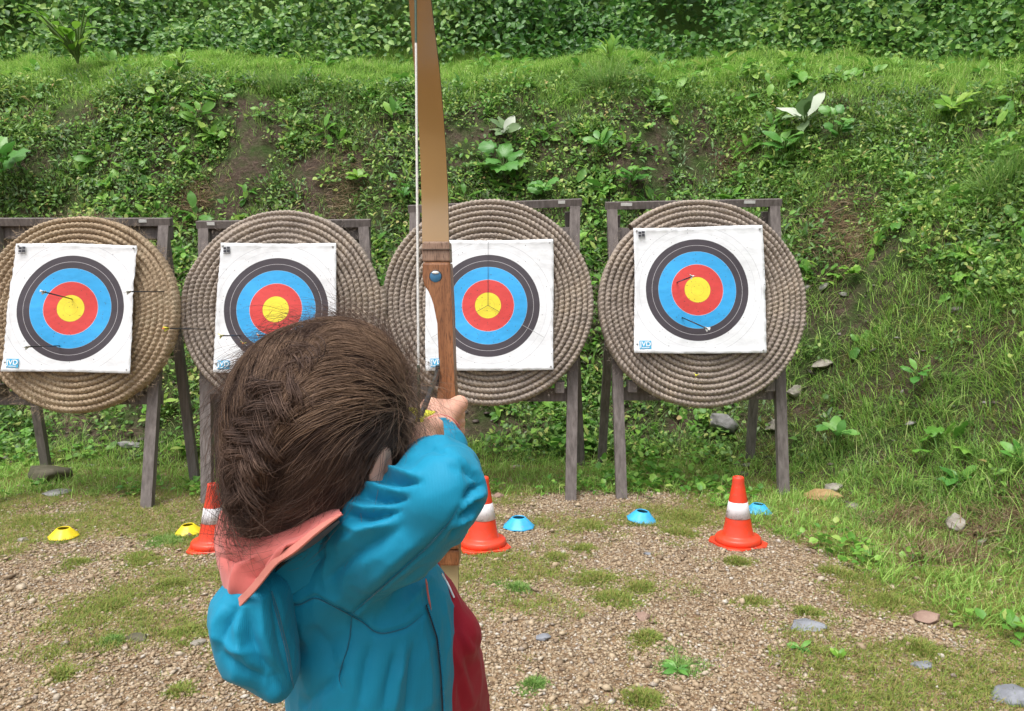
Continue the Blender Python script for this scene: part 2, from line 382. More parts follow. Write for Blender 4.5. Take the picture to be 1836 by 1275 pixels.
def weeds(nclump, per, smin, smax, tmpl, lo, hi, rad, seed, thr=0.0, lift=.10, xmax=99, tf=None):
    x, y = bank_points(nclump, smin, smax); k = (x < xmax) & (rng.random(len(x)) < 1 - .96 * sstep(1.5, 2.0, x) * (sdist(x, y) < 1.3)); x, y = x[k], y[k]; k = rng.random(len(x)) < np.maximum(weedmask(x, y), thr); x, y = x[k], y[k]
    if seed:
        kk = fbm(np.stack([x, y], -1) * 1.1, seed) > rng.normal(.5, .06, len(x)); x, y = x[kk], y[kk]
    n = len(x); nr = tnormal(x, y); c = np.stack([x, y, terrain(x, y)], -1)
    rr = rng.uniform(.5, 1.3, n) * rad; N = n * per
    nrp = np.repeat(nr, per, 0); up = nrp * .55 + np.array([0, 0, .75])
    q = rng.normal(0, 1, (N, 3)); q -= nrp * (q * nrp).sum(1, keepdims=True); q /= np.linalg.norm(q, axis=1, keepdims=True) + 1e-9
    rad_u = rng.random(N) ** .6; R_ = np.repeat(rr, per)
    pos = np.repeat(c, per, 0) + q * (rad_u * R_)[:, None] + up * ((rng.random(N) ** .8 * (1 - rad_u ** 2 * .6)) * lift * np.repeat(rng.uniform(.4, 1.4, n), per))[:, None]
    d = q + up * rng.uniform(-.25, .9, N)[:, None] + np.array([0, -.25, -.1]); fr = frames(d, up + rng.normal(0, .35, (N, 3)))
    sz = rng.uniform(lo, hi, N) * np.repeat(rng.uniform(.7, 1.3, n), per)
    return scatter(tmpl, oval_f if tf is None else tf, pos, fr, sz)
LEAF_A = leafmat('weed_leaf', [(0, (0.064, 0.145, 0.029)), (.3, (0.126, 0.254, 0.049)), (.6, (0.190, 0.349, 0.065)), (.85, (0.323, 0.480, 0.098)), (.96, (0.485, 0.537, 0.146)), (1, (0.467, 0.319, 0.146))], .45, .3, .4, (.6, .7, .62), .9)
LEAF_B = leafmat('bright_leaf', [(0, (0.079, 0.224, 0.033)), (.5, (0.158, 0.364, 0.052)), (.9, (0.264, 0.470, 0.078)), (1, (0.396, 0.470, 0.130))], .42, .35, .4)
LEAF_C = leafmat('grey_leaf', [(0, (0.078, 0.150, 0.065)), (.6, (0.156, 0.250, 0.104)), (1, (0.286, 0.338, 0.182))], .6, .25, .3)
v, f = join_soup([weeds(11000, 17, .05, 3.0, oval, .022, .048, .10, 0), weeds(6500, 14, .1, 2.9, lance, .04, .085, .10, 71, 0, .14), weeds(2000, 9, .1, 2.6, round_, .03, .06, .12, 0, .3, .06)])
tag(npmesh('weed_cover', v, f, LEAF_A), kind='stuff')
v, f = join_soup([weeds(3600, 14, .05, 2.7, oval, .03, .062, .11, 83), weeds(5200, 10, -.8, .35, round_ * np.array([.8, 1, 1]), .03, .06, .10, 91, .4, .07, 1.9)])
tag(npmesh('bright_weed_cover', v, f, LEAF_B), kind='stuff')
v, f = join_soup([weeds(3200, 16, .5, 3.0, lance, .035, .07, .13, 97)])
tag(npmesh('grey_weed_cover', v, f, LEAF_C), kind='stuff')
# grass on the bank, on its ledge and along its foot
def bankgrass(n, smin, smax, lo, hi, seed, thr, spread=.8, per=14, rad=.05, wabs=.0028, zone=None):
    x, y = bank_points(n, smin, smax)
    k = (fbm(np.stack([x, y], -1) * 1.3, seed) > thr)
    if zone is not None: k &= rng.random(len(x)) < zone(x, y)
    x, y = x[k], y[k]; n = len(x)
    X, Y = clumped(x, y, per, rng.uniform(.4, 1.2, n) * rad); N = len(X)
    nr = np.repeat(tnormal(x, y), per, 0); up = nr * .35 + np.array([0, 0, .8])
    h = np.repeat(rng.uniform(lo, hi, n), per) * rng.uniform(.6, 1.2, N)
    return blades(X, Y, terrain(X, Y) - .01, h, up, spread, wabs=wabs)
soft = lambda x, y: np.maximum(weedmask(x, y), .1)
v, f = bankgrass(17000, 2.7, 5.3, .07, .15, 5, .0, .7, 14, .07, .0042); tag(npmesh('ledge_grass', v, f, M_ledge), kind='stuff')
parts = [bankgrass(14000, .2, 2.9, .07, .18, 51, .42, .9, 14, .05, .0026, soft),
         bankgrass(7000, -.1, 2.6, .06, .16, 63, .25, .9, 14, .06, .0024, lambda x, y: sstep(1.9, 2.5, x) * (.1 + .8 * weedmask(x, y)))]
v, f = join_soup([bankgrass(15000, -.8, .35, .04, .12, 57, .15, .8, 14, .05, .0026), bankgrass(13000, .1, 2.8, .07, .21, 67, .3, .9, 14, .06, .0028, lambda x, y: sstep(1.8, 2.6, x) * (.2 + .8 * weedmask(x, y))), bankgrass(5000, .6, 2.8, .06, .16, 69, .48, .9, 14, .06, .0026, soft)]); tag(npmesh('pale_bank_grass', v, f, M_ledge), kind='stuff')
v, f = join_soup(parts); tag(npmesh('bank_grass', v, f, M_grass), kind='stuff')
M_drygr = leafmat('dead_grass', [(0, (.09, .055, .03)), (.5, (.2, .13, .07)), (.85, (.3, .22, .13)), (1, (.4, .33, .22))], .7, .15, .2)
parts = [bankgrass(1100, .1, 2.6, .05, .13, 77, .45, 1.6, 9, .07, .0018)]
for px, py, r0 in [(1490, 395, .35), (1540, 440, .28), (620, 350, .3), (1320, 290, .2), (350, 360, .2), (1700, 1000, .25), (1630, 940, .25), (1800, 940, .2)]:
    q = hit(px, py); n = 900; x = q[0] + rng.normal(0, r0 * .5, n); y = q[1] + rng.normal(0, r0 * .4, n)
    parts.append(blades(x, y, terrain(x, y), rng.uniform(.05, .16, n), tnormal(x, y) * .6 + np.array([0, -.2, .1]), 1.6, wabs=.0022))
v, f = join_soup(parts); tag(npmesh('dead_grass', v, f, M_drygr), kind='stuff')
# slate chips and earth crumbs lying at the foot of the bank
n = 5200; x, y = bank_points(n, -.15, 1.3); k = rng.random(len(x)) < 1 - .75 * weedmask(x, y); x, y = x[k], y[k]; n = len(x)
size = np.exp(rng.normal(math.log(.014), .55, n)); nr = tnormal(x, y) + rng.normal(0, .25, (n, 3)); a = rng.random(n) * 6.283
v, f = scatter(oct_v, oct_f, np.stack([x, y, terrain(x, y) + size * .15], -1), frames(np.stack([np.cos(a), np.sin(a), 0 * a], -1), nr), np.stack([size, size * rng.uniform(1, 2, n), size * .35], -1))
t = NT('slate_chip'); g = t.n('ShaderNodeNewGeometry')
t.pbr(t.ramp(g.outputs['Random Per Island'], [(0, (.04, .03, .025)), (.5, (.12, .095, .08)), (.85, (.24, .215, .2)), (1, (.36, .34, .33))]), .6, None, .35)
tag(npmesh('slate_chips', v, f, t.m, smooth=False), kind='stuff')

# --- thicket behind the ledge: leaf-covered mounds with dark gaps between them
def thicket(n, lo, hi, tmpl):
    x = rng.uniform(-12, 11, n * 3); y = rng.uniform(.5, 14.5, n * 3); sd_ = sdist(x, y); k = (sd_ > 4.1) & (sd_ < 7.6) & (np.abs(x) < y * .74 + 1.4); x, y, sd_ = x[k][:n], y[k][:n], sd_[k][:n]; n = len(x)
    p = np.stack([x, y], -1); H = sstep(4.15, 4.75, sd_ + (fbm(p * 1.4, 113, 2) - .5) * .5) * (.15 + 1.7 * sstep(.32, .66, fbm(p * .8, 117, 3)) + .7 * fbm(p * 2.6, 119, 2))
    w = rng.random(n) ** .5; pos = np.stack([x, y, bankz(x, y) + H * w + .03], -1)
    gap = fbm(pos * 1.25, 131, 3); k = (rng.random(n) < sstep(.33, .46, gap) + .10) & (H > .05); pos = pos[k]; n = len(pos)
    out = np.tile(np.array([0, -.75, .6]), (n, 1)) + rng.normal(0, .45, (n, 3)); a = rng.random(n) * 6.283; d = np.stack([np.cos(a), -.4 + 0 * a, np.sin(a) * .6 - .35], -1)
    return scatter(tmpl, oval_f, pos, frames(d, out), rng.uniform(lo, hi, n))
LEAF_H = leafmat('thicket_leaf', [(0, (0.057, 0.140, 0.030)), (.3, (0.098, 0.239, 0.047)), (.6, (0.163, 0.329, 0.061)), (.85, (0.244, 0.421, 0.085)), (1, (0.358, 0.505, 0.118))], .45, .3, .4, (.55, .72, .6), .45)
v, f = join_soup([thicket(215000, .045, .10, oval), thicket(60000, .06, .12, round_ * np.array([.75, 1, 1]))])
tag(npmesh('thicket', v, f, LEAF_H), kind='stuff')
# ================================================================== PLANTS, ROCKS
def lobed_leaf(k=9, ruffle=.12, wid=.95, cup=.12):
    """broad heart-shaped leaf with a wavy edge: base at origin, along +y"""
    v = [(0, 0, 0)]; rings = 3
    for r in range(1, rings + 1):
        for i in range(k * 2 + 1):
            a = -2.75 + 5.5 * i / (k * 2); t = r / rings
            rad = (.5 + .5 * math.cos(a * .5) ** 1.5) * (.86 + .14 * (i % 2)) * .62
            xx = math.sin(a) * rad * wid * t; yy = .12 * t + math.cos(a) * rad * t * 1.25 + .12 * t
            v.append((xx, yy, (-cup * t * t + ruffle * t * t * math.sin(i * 2.3 + r) * .5 - .18 * max(yy, 0) ** 2)))
    f = []; m_ = k * 2 + 1
    for i in range(m_ - 1): f.append((0, 1 + i + 1, 1 + i))
    for r in range(rings - 1):
        for i in range(m_ - 1):
            a = 1 + r * m_ + i; f += [(a, a + 1, a + m_ + 1), (a, a + m_ + 1, a + m_)]
    return np.array(v, float), np.array(f)
def long_leaf(wid=.16, bend=.35, seg=7, fold=.05):
    v = []; f = []
    for i in range(seg + 1):
        u = i / seg; w = wid * math.sin(math.pi * min(1, u * .93 + .05)) ** .8; y = u - bend * .3 * u ** 3; z = -bend * u ** 2.2
        v += [(-w, y, z + fold + .02 * math.sin(i * 2.1)), (0, y, z), (w, y, z + fold + .02 * math.cos(i * 1.7))]
    for i in range(seg):
        a = i * 3; f += [(a, a + 1, a + 4), (a, a + 4, a + 3), (a + 1, a + 2, a + 5), (a + 1, a + 5, a + 4)]
    return np.array(v, float), np.array(f)
LOB = lobed_leaf(); LOB2 = lobed_leaf(7, .2, .8, .05); LONG = long_leaf(); LONG2 = long_leaf(.12, .7); LONG3 = long_leaf(.24, .25)
BIG_A = leafmat('broad_leaf', [(0, (.06, .2, .035)), (.6, (.11, .30, .05)), (1, (.18, .38, .075))], .4, .3, .45)
BIG_P = leafmat('pale_leaf', [(0, (.14, .24, .10)), (.6, (.24, .34, .17)), (.85, (.45, .52, .38)), (1, (.62, .66, .56))], .6, .25, .3)
BIG_Y = leafmat('yellow_leaf', [(0, (.12, .28, .03)), (.6, (.20, .40, .045)), (1, (.32, .48, .08))], .42, .35, .4)
M_stem = vmat('plant_stem', (.06, .13, .03), (.16, .22, .07), 30, .6)
def plant(name, label, cat, px, py, wpx, tm, mat, n, el=(.15, .9), group=None, lift=.25, out=1.0, face=.35):
    q = hit(px, py); rad = wpx * np.linalg.norm(q - C0) / F / 2; nr = tnormal(q[0:1], q[1:2])[0]
    up = nr * .5 + np.array([0, 0, .7]); up /= np.linalg.norm(up)
    q = q + nr * .07 * (q[1] > 4.4); root = empty(name, q); tag(root, label, cat, group)
    a = np.arange(n) * 2.399 + rng.random() * 6; e = rng.uniform(el[0], el[1], n)
    s0 = np.cross(up, [1., 0, .1]); s0 /= np.linalg.norm(s0); s1 = np.cross(up, s0)
    hor = np.cos(a)[:, None] * s0 + np.sin(a)[:, None] * s1 + np.array([0, -face, -face * .2])
    d = hor * np.cos(e)[:, None] + up * np.sin(e)[:, None]
    ln = rad * rng.uniform(.65, 1.1, n) * out; pet = (rng.uniform(.1, 1, n) * rad * lift * 2)[:, None]
    st = (hor * .5 + up) * pet
    fr = frames(d, np.tile(up, (n, 1)) + hor * .3 + np.array([0, -.35, .2]), rng.normal(0, .35, n))
    V, Fc = scatter(tm[0], tm[1], st, fr, ln)
    npmesh('foliage', V, Fc, mat, root)
    tt = np.linspace(0, 1, 5)[None, :, None]; paths = st[:, None, :] * tt ** np.array([1.3, 1.3, .8])
    V, Fc = tubes(paths, np.full(n, max(.0022, rad * .02)), 4, False); npmesh('stem', V, Fc, M_stem, root)
    return root
v, f = join_soup([weeds(900, 6, .3, 2.9, LOB2[0], .06, .12, .12, 141, .15, .10, 99, LOB2[1]), weeds(1100, 7, .1, 3.2, LONG3[0], .08, .17, .07, 151, .15, .12, 99, LONG3[1]), weeds(500, 7, 2.7, 4.6, LONG3[0], .08, .15, .07, 157, .5, .10, 99, LONG3[1])])
tag(npmesh('broad_weed_cover', v, f, LEAF_B), kind='stuff')
GP = 'broad leaved plants growing on the bank'
plant('broad_leaf_plant', 'large green plant with wide lobed leaves just above the third straw target', 'plant', 905, 315, 135, LOB, BIG_A, 9, (.1, .7), GP, .3, .62)
plant('broad_leaf_plant', 'green lobed plant low on the bank, right behind the rim of the third straw target', 'plant', 975, 352, 85, LOB, BIG_A, 7, (.1, .6), GP, .3, .65)
plant('broad_leaf_plant', 'green lobed plant on the bank above the gap between the third and fourth targets', 'plant', 1130, 338, 100, LOB, BIG_A, 8, (.1, .7), GP, .3, .55)
plant('broad_leaf_plant', 'big leafy plant at the left edge of the photo above the leftmost target', 'plant', 18, 335, 120, LOB, BIG_A, 9, (.1, .8), GP, .35, .6)
plant('broad_leaf_plant', 'small plant with a few round leaves left of the bow limb, behind third target', 'plant', 722, 365, 60, LOB2, BIG_A, 6, (.2, .9), GP, .6, .6)
plant('broad_leaf_plant', 'bright green plant on bare soil above the gap between second and third targets', 'plant', 645, 328, 75, LOB2, BIG_Y, 7, (.1, .6), GP, .2, .55)
plant('broad_leaf_plant', 'dense green lobed plant beside the pale silvery plant high on the right bank', 'plant', 1500, 255, 95, LOB, BIG_A, 12, (.1, .9), GP, .4, .45)
plant('broad_leaf_plant', 'small bright green leafy plant on brown earth right of the fourth target', 'plant', 1535, 498, 65, LOB2, BIG_Y, 9, (.2, .8), GP, .2, .45)
plant('mullein_plant', 'silvery plant with long pale whitish leaves high on the bank above the fourth target', 'plant', 1452, 235, 120, LONG3, BIG_P, 9, (.0, 1.2), None, .2, .8, .2)
plant('mullein_plant', 'small silvery rosette with one white leaf above the large lobed plant near the bow', 'plant', 905, 248, 95, LONG3, BIG_P, 8, (.1, .9), None, .1, .75, .2)
plant('dock_plant', 'dock plant with drooping bright leaves below the silvery plant on the right bank', 'plant', 1408, 280, 95, LONG3, BIG_A, 8, (.1, .9), None, .2, .8)
plant('dock_plant', 'upright dock plant on the bank above the gap between the right two targets', 'plant', 1078, 275, 80, LONG3, BIG_A, 8, (.3, 1.2), None, .2, .75)
plant('leafy_bush', 'yellow green bush on the grassy ledge at upper left', 'bush', 145, 125, 130, LONG3, BIG_Y, 40, (.1, 1.2), None, .55, .36)
plant('leafy_bush', 'small yellow green bush on the ledge edge, right of the larger ledge bush', 'bush', 325, 140, 75, LONG3, BIG_Y, 16, (.1, 1.1), None, .4, .5)
plant('tall_weed', 'tall yellow green weed standing up from the ledge right of the bow tip', 'plant', 1095, 118, 75, LONG, BIG_Y, 13, (.6, 1.35), None, .3, .8, .1)
plant('dock_plant', 'dock plant with long arching leaves on the far right of the ledge', 'plant', 1715, 215, 110, LONG3, BIG_Y, 10, (.1, .9), None, .2, .7)
plant('dock_plant', 'dark green dock plant at the foot of the right bank above the tan stone', 'plant', 1720, 868, 85, LONG3, BIG_A, 9, (.2, .9), None, .2, .7)
plant('dock_plant', 'dock plant halfway up the right bank in front of a strip of bare soil', 'plant', 1655, 688, 80, LONG3, BIG_A, 7, (.2, .9), None, .3, .7)
plant('dock_plant', 'dock plant among the tall grass right of the fourth stand leg', 'plant', 1510, 800, 95, LONG3, BIG_A, 8, (.2, 1.1), None, .3, .7)
plant('dock_plant', 'dandelion like rosette in the gravel at lower right', 'plant', 1435, 1165, 65, LONG, BIG_A, 9, (.1, .6), None, .05, .8, 0)
plant('dock_plant', 'dandelion like rosette with upright leaves near the right bottom corner', 'plant', 1505, 1182, 50, LONG3, BIG_Y, 7, (.4, 1.1), None, .05, .8, 0)
plant('dock_plant', 'sprawling rosette of narrow leaves below the flat grey slate', 'plant', 1215, 1205, 80, LONG, BIG_A, 12, (.1, .7), None, .05, .7, 0)
plant('dock_plant', 'broad leaf plant cut by the right edge of the photo beside the bank', 'plant', 1828, 835, 60, LONG3, BIG_A, 7, (.3, 1.1), None, .3, .9)
# a dark green fine grass tussock hanging over the ledge edge
for (px, py, w, lab) in [(1085, 160, 100, 'dark green grass tussock on the ledge edge right of the bow'), (500, 165, 70, 'fine green grass tussock on the ledge edge left of the bow'), (1800, 330, 110, 'lush green grass tussock at the right edge high on the bank')]:
    q = hit(px, py); r0 = w * np.linalg.norm(q - C0) / F / 2; n = 700; xx = rng.normal(0, r0 * .3, n); yy = rng.normal(0, r0 * .25, n)
    root = empty('grass_tussock', q); tag(root, lab, 'grass tussock', 'grass tussocks on the bank')
    zz = terrain(q[0] + xx, q[1] + yy) - q[2]
    dv = np.stack([xx / r0, yy / r0 - .3, np.full(n, .9)], -1)
    V, Fc = blades(xx, yy, zz - .02, rng.uniform(.6, 1.25, n) * r0 * 1.1, dv, .6, wabs=.0035); npmesh('blades', V, Fc, M_grass, root)

def rock_mat(name, a, b): return vmat(name, a, b, 9, .75, .5, 40, .01, .3, detail=8)
RM = {'grey': rock_mat('grey_stone', (.14, .135, .13), (.34, .33, .32)), 'tan': rock_mat('tan_stone', (.22, .13, .05), (.42, .29, .14)), 'slate': rock_mat('slate_stone', (.12, .125, .14), (.28, .29, .32)),
      'moss': rock_mat('mossy_stone', (.05, .05, .025), (.15, .13, .09)), 'pink': rock_mat('reddish_stone', (.2, .12, .09), (.33, .23, .18)), 'pale': rock_mat('pale_stone', (.17, .15, .125), (.34, .31, .265))}
def rock(label, px, py, w, h, kind, flat=.5, tilt=0, cat='rock', dep=.8):
    q = hit(px, py); s = np.linalg.norm(q - C0) / F; rx = w * s / 2; rz = h * s / 2
    bm = bmesh.new(); bmesh.ops.create_icosphere(bm, subdivisions=4, radius=1); sd_ = int(px * 7 + py)
    co = np.array([v.co[:] for v in bm.verts])
    pl = np.random.default_rng(sd_).normal(0, 1, (14, 3)); pl /= np.linalg.norm(pl, axis=1, keepdims=True)
    for pn in pl:
        dd = co @ pn; o = np.maximum(dd - .6, 0); co = co - o[:, None] * pn * .97
    co *= (1 + (fbm(co * 1.6 + sd_, 3) - .5) * .35 + (fbm(co * 6 + sd_, 5) - .5) * .16)[:, None]
    co = co * np.array([rx, max(rx * dep, rz), rz]) * 1.15
    c_, s_ = math.cos(tilt), math.sin(tilt); co = co @ np.array([[c_, 0, s_], [0, 1, 0], [-s_, 0, c_]])
    fs = np.array([[v.index for v in f.verts] for f in bm.faces]); bm.free()
    o = npmesh('rock', co, fs, RM[kind], smooth=True); o.location = (q[0], q[1], q[2] + rz * .35); return tag(o, label, cat, 'loose rocks')
rock('long pale grey slab leaning in the weeds under the fourth target', 1300, 765, 62, 36, 'grey', tilt=-.5)
rock('smooth grey stone behind the right leg of the fourth stand', 1425, 708, 30, 22, 'pale')
rock('small pale stone low between the rear and front right legs of the fourth stand', 1388, 768, 28, 20, 'pale')
rock('tan flat rock with a pointed top beside the right leg of the fourth stand', 1472, 896, 68, 24, 'tan')
rock('grey rock just behind the tan flat rock', 1492, 880, 34, 18, 'pale')
rock('upright tan rock on the lower right bank', 1712, 948, 34, 34, 'pale')
rock('pinkish pebble alone on the gravel below the right cone', 1155, 1110, 26, 20, 'pink')
rock('flat blue grey slate on the gravel right of the red shirt', 972, 1146, 28, 13, 'slate')
rock('thin slate plate lying beside a weed at lower right', 1445, 1122, 58, 14, 'slate')
rock('reddish wedge rock half sunk in the grass at lower right', 1662, 1112, 52, 24, 'pink')
rock('mossy brown boulder behind the left cone row, below the leftmost target', 84, 862, 62, 44, 'moss')
rock('flat grey stone in front of the mossy boulder', 98, 886, 44, 9, 'grey')
rock('flat pale slate near the lower right corner', 1655, 1196, 34, 12, 'slate')
rock('flat grey slate cut by the right edge in the bottom corner', 1815, 1248, 70, 22, 'slate')
rock('small dark clod on the gravel left of the blue hood', 248, 1147, 32, 16, 'moss')
rock('small white stone on the gravel left of the blue hood', 355, 1155, 26, 10, 'pale')
rock('pale pebble left of the yellow marker', 40, 970, 17, 9, 'pale')
rock('grey slate chip in front of the right blue marker', 1162, 995, 16, 8, 'slate')
rock('pale stone in the soil right of the fourth target', 1475, 655, 44, 16, 'pale', tilt=.3)
rock('flat grey slab in the bank soil behind the leftmost stand', 235, 800, 46, 12, 'grey')
rock('grey rock near the left edge of the gravel by the second blue marker', 895, 892, 22, 12, 'pink')

# ================================================================== TARGETS
M_wood = vmat('weathered_wood', (.095, .08, .074), (.20, .172, .162), 9, .75, .5, 40, .003, .25, stretch=(6, 6, .6))
M_woodend = vmat('worn_wood', (.17, .14, .125), (.30, .27, .25), 20, .8, .4)
M_plate = vmat('white_tape', (.55, .55, .53), (.75, .75, .73), 40, .5)
def straw_mat(name, stops, dark):
    t = NT(name); v = t.coord(); n1 = t.noise(3.0, 5, .65); n2 = t.noise(140, 4, .7); n3 = t.noise(14, 4, .6)
    c = t.ramp(t.math('ADD', t.math('MULTIPLY', n1, .55), t.math('MULTIPLY', n3, .45)), stops)
    c = t.mix(t.ramp(n2, [(.3, (1, 1, 1)), (.55, (0, 0, 0))]), c, dark)
    t.pbr(c, .85, t.bump(n2, .8, .006), .15); return t.m
M_straw_grey = straw_mat('weathered_straw_rope', [(.3, (.29, .245, .215)), (.5, (.41, .345, .29)), (.68, (.50, .41, .32))], (.11, .085, .075))
M_straw_gold = straw_mat('golden_straw_rope', [(.3, (.34, .255, .18)), (.5, (.47, .36, .245)), (.7, (.56, .46, .33))], (.10, .06, .035))
def coil(rad=.655, pitch=.0405, hd=.05, seed=0):
    """spiral of stitched straw rope, axis along y, front at -y"""
    turns = rad / pitch; L = math.pi * rad * rad / pitch; n = int(L / .0068)
    sarc = np.linspace(.002, 1, n) * L; th = np.sqrt(sarc * 2 * 2 * math.pi / pitch); r = pitch * th / (2 * math.pi)
    k = 12; a = np.arange(k) / k * 2 * math.pi
    knot = np.abs(np.sin(sarc[:, None] / .029 * math.pi + a[None] * 1.0 + .6 * vn(np.stack([sarc * 7, sarc * 0], -1), seed)[:, None] * 1.6))
    rr = (.77 + .31 * knot ** .7) * (.92 + .16 * vn(np.stack([sarc * 14, sarc * 0 + 3], -1), seed))[:, None]
    R_ = r[:, None] + np.cos(a)[None] * pitch * .60 * rr; Y = -np.sin(a)[None] * hd * rr
    wob = (fbm(np.stack([np.cos(th) * r * 2.2, np.sin(th) * r * 2.2], -1), seed + 5) - .5) * .05
    Y = Y + wob[:, None]; outer = sstep(rad - .11, rad, r)[:, None]; Y = Y + outer * .012
    V = np.stack([np.cos(th)[:, None] * R_, Y, np.sin(th)[:, None] * R_], -1).reshape(-1, 3)
    i = np.arange(n - 1)[:, None] * k; j = np.arange(k)[None]; j2 = (j + 1) % k
    Fc = np.stack([i + j, i + j2, i + k + j2, i + k + j], -1).reshape(-1, 4)
    return V, Fc
def fibres(n, rad, seed, ln=.035):
    g = np.random.default_rng(seed); r = rad * np.sqrt(g.random(n)); th = g.random(n) * 6.283; edge = g.random(n) < .4; r[edge] = rad * g.uniform(.96, 1.03, edge.sum())
    p0 = np.stack([np.cos(th) * r, np.where(edge, g.uniform(-.05, .04, n), -.045), np.sin(th) * r], -1)
    d = g.normal(0, 1, (n, 3)) * np.array([1, .5, 1]) + np.where(edge, 1, 0)[:, None] * np.stack([np.cos(th), 0 * th - .3, np.sin(th)], -1); d /= np.linalg.norm(d, axis=1, keepdims=True)
    u = np.linspace(0, 1, 4)[None, :, None]; l = (g.uniform(.3, 1.2, n) * ln)[:, None, None]
    return tubes(p0[:, None] + d[:, None] * u * l + g.normal(0, .12, (n, 1, 3)) * u ** 2 * l, np.full(n, .0007), 3)
# paper face material: rings from the sheet's own metric coordinates
def face_mat():
    t = NT('printed_target_paper'); uv = t.n('ShaderNodeUVMap').outputs[0]
    sp = t.n('ShaderNodeSeparateXYZ', {0: uv}); X, Y = sp.outputs[0], sp.outputs[1]
    wob = t.noise(3, 2, .5, uv)
    r = t.math('SQRT', t.math('ADD', t.math('MULTIPLY', X, X), t.math('MULTIPLY', Y, Y)))
    rs = t.math('MULTIPLY', r, 2.0)   # 0..1 over 0..0.5 m
    Yl, Rd, Bl, Bk, Wh = (.80, .66, .045), (.62, .055, .05), (.035, .36, .74), (.055, .045, .055), (.75, .76, .785)
    c = t.ramp(rs, [(0, Yl), (.16, Rd), (.322, Bl), (.484, Bk), (.638, Wh)], 'CONSTANT')
    def ring(rad, w, colr, c):
        f = t.math('LESS_THAN', t.math('ABSOLUTE', t.math('SUBTRACT', r, rad)), w); return t.mix(f, c, colr)
    c = ring(.282, .0011, (.5, .48, .5), c); c = ring(.362, .0008, (.55, .55, .58), c); c = ring(.401, .0009, (.40, .40, .43), c); c = ring(.081, .0008, (.3, .2, .03), c); c = ring(.161, .0009, (.75, .5, .5), c); c = ring(.2425, .0007, (.3, .5, .7), c); c = ring(.04, .0006, (.45, .35, .05), c)
    # arrow holes and grubby scuffs
    oi = t.n('ShaderNodeObjectInfo').outputs['Random']; uvo = t.n('ShaderNodeVectorMath', {0: uv, 1: t.n('ShaderNodeCombineXYZ', {0: t.math('MULTIPLY', oi, 37.0), 1: t.math('MULTIPLY', oi, 11.0)}).outputs[0]}, operation='ADD').outputs[0]
    for sc_, rad_, th_ in ((38, .095, .36), (60, .13, .55)):
        vo = t.n('ShaderNodeTexVoronoi', {'Vector': uvo, 'Scale': sc_}); rr = t.n('ShaderNodeSeparateColor', {'Color': vo.outputs['Color']}).outputs[0]
        hole = t.math('MULTIPLY', t.math('LESS_THAN', vo.outputs['Distance'], rad_), t.math('GREATER_THAN', t.math('SUBTRACT', rr, t.math('MULTIPLY', r, 1.0)), th_)); c = t.mix(hole, c, (.07, .05, .045))
    gr = t.ramp(t.noise(9, 6, .7, t.mapping((1, 2.5, 1), uv)), [(.35, (.88, .88, .88)), (.6, (1, 1, 1))]); c = t.mix(1.0, c, gr, 'MULTIPLY')
    cr = t.noise(6, 3, .5, uv, 1.5); t.pbr(c, .45, t.bump(cr, .35, .012), .4); return t.m
M_face = face_mat(); M_lblue = vmat('blue_print', (.05, .36, .62), (.08, .42, .68), 60, .5, .05); M_ink = vmat('dark_print', (.02, .02, .03), (.05, .05, .06), 80, .5, .05); M_wprint = vmat('white_print', (.75, .8, .85), (.8, .85, .9), 60, .5, .05)
M_pin = vmat('steel_pin', (.3, .3, .3), (.4, .4, .4), 60, .4, .05)
def text_bm(s, size):
    cu = bpy.data.curves.new('lettering', 'FONT'); cu.body = s; cu.size = size; cu.align_x = 'CENTER'; cu.align_y = 'CENTER'; cu.extrude = .0004; cu.offset = size * .02
    o = bpy.data.objects.new('lettering', cu); col.objects.link(o); dg = bpy.context.evaluated_depsgraph_get(); dg.update()
    me = bpy.data.meshes.new_from_object(o.evaluated_get(dg)); bpy.data.objects.remove(o); return me

TILT = R(10)
TAX = np.array([0, math.sin(TILT), math.cos(TILT)]); TN = np.array([0, -math.cos(TILT), math.sin(TILT)])   # up in the boss plane, outward normal
bossdata = {}
def boss(name_label, px, py, d, mat, seed, rpx, rot):
    c = P(px, py, d); rad = rpx * d / F
    root = empty('straw_target', c); root.rotation_euler = (-TILT, 0, 0); tag(root, name_label, 'straw target', 'round straw archery targets')
    V, Fc = coil(rad - .013, .0365, .05, seed); a = rot; M_ = np.array([[math.cos(a), 0, math.sin(a)], [0, 1, 0], [-math.sin(a), 0, math.cos(a)]])
    npmesh('rope_coil', V @ M_.T, Fc, mat, root)
    v, f = lathe([(.001, -.02), (rad - .05, -.02), (rad - .03, .05), (rad - .06, .075), (.001, .075)], 64); v = v[:, [0, 2, 1]]
    npmesh('backing', v, f, mat, root)
    n = 2600 if seed == 1 else 1300
    v, f = fibres(n, rad, seed + 50, .05 if seed == 1 else .03); npmesh('loose_straw', v, f, mat, root)
    bossdata[seed] = (c, rad); return root
boss('round golden brown straw target, leftmost of the four and cut by the photo edge', 141, 565, 4.52, M_straw_gold, 1, 182, .4)
boss('round grey straw target behind the child\'s head, second from the left', 507, 552, 4.62, M_straw_grey, 2, 185, 1.7)
boss('round grey brown straw target behind the bow, with the bow riser across it', 877, 543, 4.66, M_straw_grey, 3, 191, 2.9)
boss('round grey brown straw target standing free at the right, rightmost of the four', 1256, 545, 4.68, M_straw_grey, 4, 190.5, 4.4)
def on_boss(seed, px, py, off=.076):
    c, rad = bossdata[seed]; p0 = c + TN * off; r = ray(px, py); t = ((p0 - C0) @ TN) / (r @ TN); return C0 + r * t
